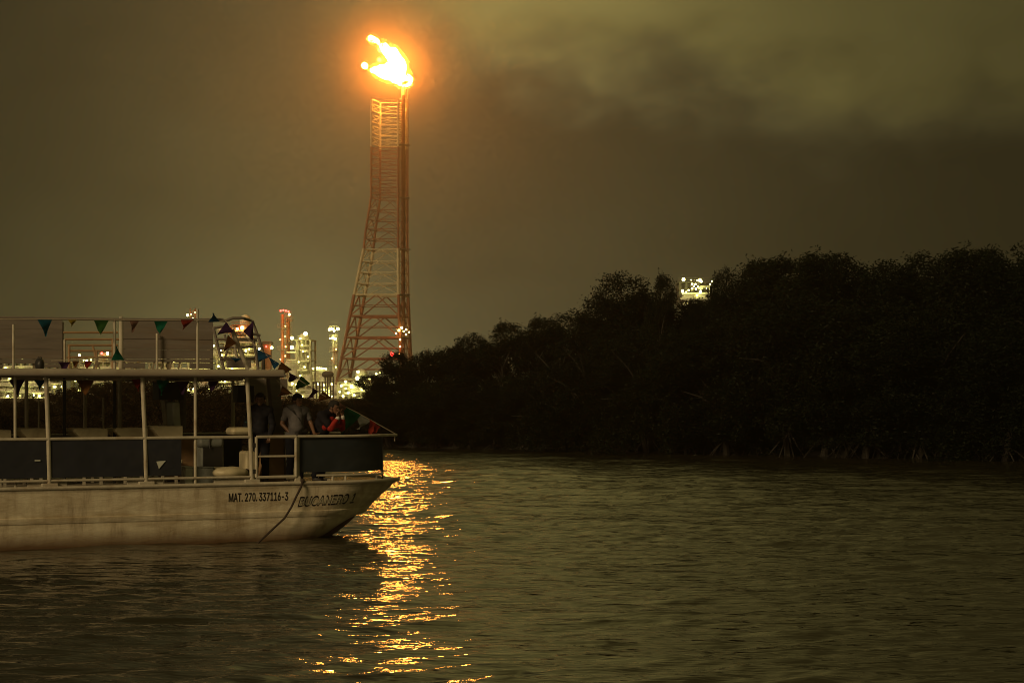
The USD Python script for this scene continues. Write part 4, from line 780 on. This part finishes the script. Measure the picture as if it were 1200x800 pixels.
# ------------------------------------------------------------------ people
def sph(p, r, n=14): return m3d.Manifold.sphere(r, n).translate([float(c) for c in p])
def limbs(bones, ln=.022, it=8):
    ms = [m3d.Manifold.batch_hull([sph(p, a), sph(q, b)]) for p, q, a, b in bones]
    t = tm(m3d.Manifold.batch_boolean(ms, m3d.OpType.Add).refine_to_length(ln)); t.merge_vertices(); trimesh.smoothing.filter_taubin(t, iterations=it); return t
def folds(bones, ln, it):
    t = limbs(bones, ln, it); q = np.array(t.vertices)
    t.vertices = q + t.vertex_normals * (meshkit.fbm(q * V(7, 7, 12) + 3).reshape(-1, 1) * .012 + np.sin(q[:, 2:3] * 46 + 5 * np.sin(q[:, :1] * 9 + q[:, 1:2] * 7)) * .0035); return t
def person(label, M, J, shirt, trousers, sleeve=.55, extra=None):
    P = Thing('person', label, 'person', None, M); J = {k: V(*v) for k, v in J.items()}
    hd, fw = J['head'], V(*J.get('look', V(1, 0, 0))); fw = fw / np.linalg.norm(fw); up = J.get('up', V(0, 0, 1)); lf = np.cross(up, fw); lf /= np.linalg.norm(lf); up = np.cross(fw, lf)
    h = lambda f, l, u: hd + fw * f + lf * l + up * u
    body = [(h(-.012, 0, .02), h(.012, 0, .015), .094, .088), (h(.02, 0, -.01), h(.055, 0, -.085), .075, .038), (h(.085, 0, .0), h(.10, 0, -.03), .014, .018), (h(-.005, .085, -.015), h(-.005, .09, -.045), .02, .014), (h(-.005, -.085, -.015), h(-.005, -.09, -.045), .02, .014), (h(.07, .02, -.06), h(.07, -.02, -.06), .018, .018),
            (h(-.02, 0, -.06), J['neck'], .055, .06)]
    sh = {}
    torso = [(J['neck'], J['chest'], .08, .135), (J['chest'], J['waist'], .135, .125), (J['waist'], J['hips'], .125, .13)]
    for s in 'LR':
        torso += [(J['neck'] * .8 + J['sh' + s] * .2, J['sh' + s], .07, .07), (J['sh' + s], J['chest'], .07, .12), (J['hips'], J['hp' + s], .13, .10)]
    legs = []; arms = []; fore = []
    for s in 'LR':
        legs += [(J['hp' + s], J['kn' + s], .092, .06), (J['kn' + s], J['an' + s], .057, .042)]
        arms.append((J['sh' + s], J['el' + s], .058, .045)); fore.append((J['el' + s], J['wr' + s], .042, .029))
    hand = []
    for s, sg in (('L', 1), ('R', -1)):
        w, e = J['wr' + s], J['el' + s]; d = w - e; d /= np.linalg.norm(d); hd_ = J.get('hd' + s); d = V(*hd_) / np.linalg.norm(hd_) if hd_ is not None else d
        sd_ = np.cross(d, V(0, 0, 1) if abs(d[2]) < .8 else V(1, 0, 0)); sd_ /= np.linalg.norm(sd_); nn = np.cross(sd_, d)
        kp = w + d * .075
        hand += [(w, kp + sd_ * .022, .024, .016), (w, kp - sd_ * .022, .024, .016), (kp + sd_ * .026, kp - sd_ * .026, .015, .014)]
        for i, (o, l) in enumerate(((.030, .062), (.010, .074), (-.010, .070), (-.030, .055))):
            a = kp + sd_ * o; b = a + d * l * .55 + nn * .010; c = b + d * l * .38 + nn * .022
            hand += [(a, b, .0095, .0088), (b, c, .0088, .0075)]
        a = w + d * .02 + sd_ * .024 * sg; b = a + d * .035 + sd_ * .032 * sg; hand += [(a, b, .013, .011), (b, b + d * .03 + nn * .008, .011, .009)]
    P.part('body', limbs(body + torso + legs + arms + fore + hand, .016, 6), M_['skin'], smooth=True)
    g = lambda bs, e: [(p, q, a + e, b + e) for p, q, a, b in bs]
    slv = []
    for s in 'LR':
        e = J['sh' + s] + (J['el' + s] - J['sh' + s]) * min(1, sleeve * 1.0); slv.append((J['sh' + s], e, .072, .062))
        if sleeve > 1: slv.append((J['el' + s], J['el' + s] + (J['wr' + s] - J['el' + s]) * .9, .060, .046))
    tor = [b for b in torso]; tor[0] = (J['neck'] * .6 + J['chest'] * .4, J['chest'], .10, .135)
    belly = [(J['waist'] + V(.03, 0, 0), J['hips'] + V(.01, 0, .03), .135, .13)]
    st = P.part('shirt', folds(g(tor, .016) + g(belly, .012) + slv, .02, 5), M_[shirt], smooth=True)
    tl = []
    for s in 'LR': tl += [(J['hips'], J['hp' + s], .145, .115), (J['hp' + s], J['kn' + s], .108, .078), (J['kn' + s], J['an' + s] + V(0, 0, .02), .076, .062)]
    P.part('trousers', folds(tl, .022, 5), M_[trousers], smooth=True)
    for s in 'LR': a = J['an' + s]; P.part('shoe', limbs([(a + V(-.03, 0, -.03), a + V(.03, 0, -.03), .048, .048), (a + V(.03, 0, -.04), a + V(.16, 0, -.05), .042, .034)], .03, 3), M_['shoe'], smooth=True)
    P.part('hair', limbs([(h(-.03, 0, .045), h(.02, 0, .062), .095, .075), (h(-.045, 0, .0), h(-.05, 0, -.045), .082, .05), (h(.0, .06, .03), h(-.02, -.06, .03), .05, .05), (h(.0, -.06, .03), h(-.02, .06, .03), .05, .05)], .018, 4), M_['hair'], smooth=True)
    for l in (.033, -.033): P.part('eye', ball(h(.086, l, .012), .011, 1), M_['eyewhite'])
    P.part('mouth', box(h(.093, 0, -.075), (.012, .04, .01)), M_['console'])
    if extra: extra(P, J, h)
M_['navyshirt'] = paint('dark_shirt', (.015, .015, .020), .85, .3, 12.0, spec=.1); M_['greyshirt'] = paint('pale_grey_tee', (.10, .093, .098), .85, .12, 10.0, spec=.1); M_['redshirt'] = paint('red_shirt', (.26, .022, .018), .8, .25, 10.0, spec=.1)
M_['jeans'] = paint('dark_jeans', (.011, .012, .018), .85, .3, 20.0, spec=.1); M_['jacket'] = paint('dark_jacket', (.011, .010, .014), .8, .3, 10.0, spec=.1); M_['tealsleeve'] = paint('teal_bag_cloth', (.012, .06, .065), .8, .3, 12.0); M_['cuff'] = paint('pale_cuff', (.55, .5, .46), .8, .1, 12.0)
def place(px, y, face): return BM @ TF.translation_matrix([bx(px, y), y, 1.1]) @ TF.rotation_matrix(face, [0, 0, 1])
base = dict(head=(.02, 0, 1.615), neck=(0, 0, 1.46), chest=(0, 0, 1.28), waist=(.0, 0, 1.08), hips=(0, 0, .95), shL=(0, .175, 1.405), shR=(0, -.175, 1.405), hpL=(0, .09, .90), hpR=(0, -.09, .90), knL=(.03, .10, .49), knR=(.03, -.10, .49), anL=(0, .11, .085), anR=(0, -.11, .085),
            elL=(-.03, .25, 1.13), elR=(-.03, -.25, 1.13), wrL=(.08, .24, .90), wrR=(.08, -.24, .90))
CAMF = math.pi + math.atan2(CA, SA)                               # facing the camera, in the boat's own directions
j1 = dict(base); j1.update(elR=(.02, -.27, 1.14), wrR=(.18, -.24, 1.02), elL=(-.02, .24, 1.12), wrL=(.06, .20, .90), look=V(1, .1, -.04))
def x1(P, J, h): P.part('shoulder_bag', limbs([(V(.02, -.25, 1.26), V(.05, -.27, 1.02), .05, .07)], .03, 4), M_['tealsleeve'], smooth=True)
person('person in dark clothes standing behind the white post left of the gate', place(305, .75, CAMF - .1), j1, 'navyshirt', 'jeans', 1.2, x1)
j2 = dict(base); j2.update(head=(.0, .06, 1.60), neck=(-.02, .045, 1.46), chest=(.03, .02, 1.27), waist=(.07, 0, 1.07), hips=(.03, 0, .94), shR=(-.02, -.15, 1.39), shL=(-.01, .22, 1.39), elR=(-.07, -.24, 1.14), wrR=(.05, -.13, .98), elL=(.08, .31, 1.14), wrL=(.30, .30, .945), hdL=V(1, .3, -.1), look=V(.9, .45, -.12))
def x2(P, J, h):
    P.part('strap', tube([V(.02, -.16, 1.475), V(.135, -.09, 1.40), V(.175, .02, 1.25), V(.19, .10, 1.10), V(.14, .17, 1.0)], .016, 6), M_['dark']); P.part('waist_bag', limbs([(V(.16, .10, 1.0), V(.15, .17, .99), .05, .05)], .03, 3), M_['dark'], smooth=True)
person('person in a pale grey T-shirt with a dark strap standing behind the gate', place(345.5, .62, CAMF + .45), j2, 'greyshirt', 'jeans', .6, x2)
j3 = dict(base); j3.update(head=(.40, 0, 1.47), neck=(.27, 0, 1.36), chest=(.20, 0, 1.20), waist=(.08, 0, 1.03), hips=(0, 0, .92), shL=(.24, .17, 1.31), shR=(.24, -.17, 1.31), elL=(.46, .17, 1.05), elR=(.44, -.17, 1.05), wrL=(.56, .06, 1.28), wrR=(.53, -.05, 1.26), hdL=V(-.2, -.2, 1), hdR=V(-.1, .2, 1), look=V(1, .1, -.22), hpL=(-.02, .09, .88), hpR=(-.02, -.09, .88), knL=(.03, .1, .48), knR=(.03, -.1, .48))
def x3(P, J, h):
    P.part('open_jacket', folds([(J['neck'] * .7 + J['chest'] * .3 + V(-.03, 0, 0), J['chest'] + V(-.06, 0, 0), .115, .15), (J['chest'] + V(-.06, 0, 0), J['waist'] + V(-.06, 0, 0), .15, .145), (J['waist'] + V(-.06, 0, 0), J['hips'] + V(-.03, 0, 0), .145, .15)] + [(J['sh' + s_] + V(-.02, 0, 0), J['sh' + s_] * .3 + J['el' + s_] * .7, .092, .072) for s_ in 'LR'], .02, 4), M_['jacket'], label='dark jacket worn open over a red shirt', smooth=True); P.part('red_front', limbs([(J['chest'] + V(.09, 0, .02), J['waist'] + V(.13, 0, .06), .10, .10), (J['chest'] + V(.1, .06, -.05), J['waist'] + V(.14, -.06, .05), .08, .08), (J['elL'] * .75 + J['wrL'] * .25, J['elR'] * .75 + J['wrR'] * .25, .05, .05)], .025, 4), M_['redshirt'], label='bright red front of the shirt', smooth=True)
    for s in 'LR': P.part('red_sleeve', folds([(J['el' + s], J['el' + s] * .25 + J['wr' + s] * .75, .058, .046)], .02, 3), M_['redshirt'], smooth=True)
    for s in 'LR': P.part('cuff', limbs([(J['el' + s] * .22 + J['wr' + s] * .78, J['el' + s] * .02 + J['wr' + s] * .98, .045, .040)], .02, 2), M_['cuff'], smooth=True)
person('person in a dark jacket and red shirt leaning on the bow rail', place(373, .62, CAMF + 1.0), j3, 'jacket', 'jeans', .7, x3)

# ------------------------------------------------------------------ haze
hz = usdkit.material(stage, LK + 'night_haze', {'v': ('principled_volume', {'color': (.93, .84, .72), 'density': 0.00042, 'anisotropy': .8})}, [], volume='v.volume')
solo('haze', box((0, 320, 59), (760, 800, 122)), hz, kind='stuff', smooth=False)
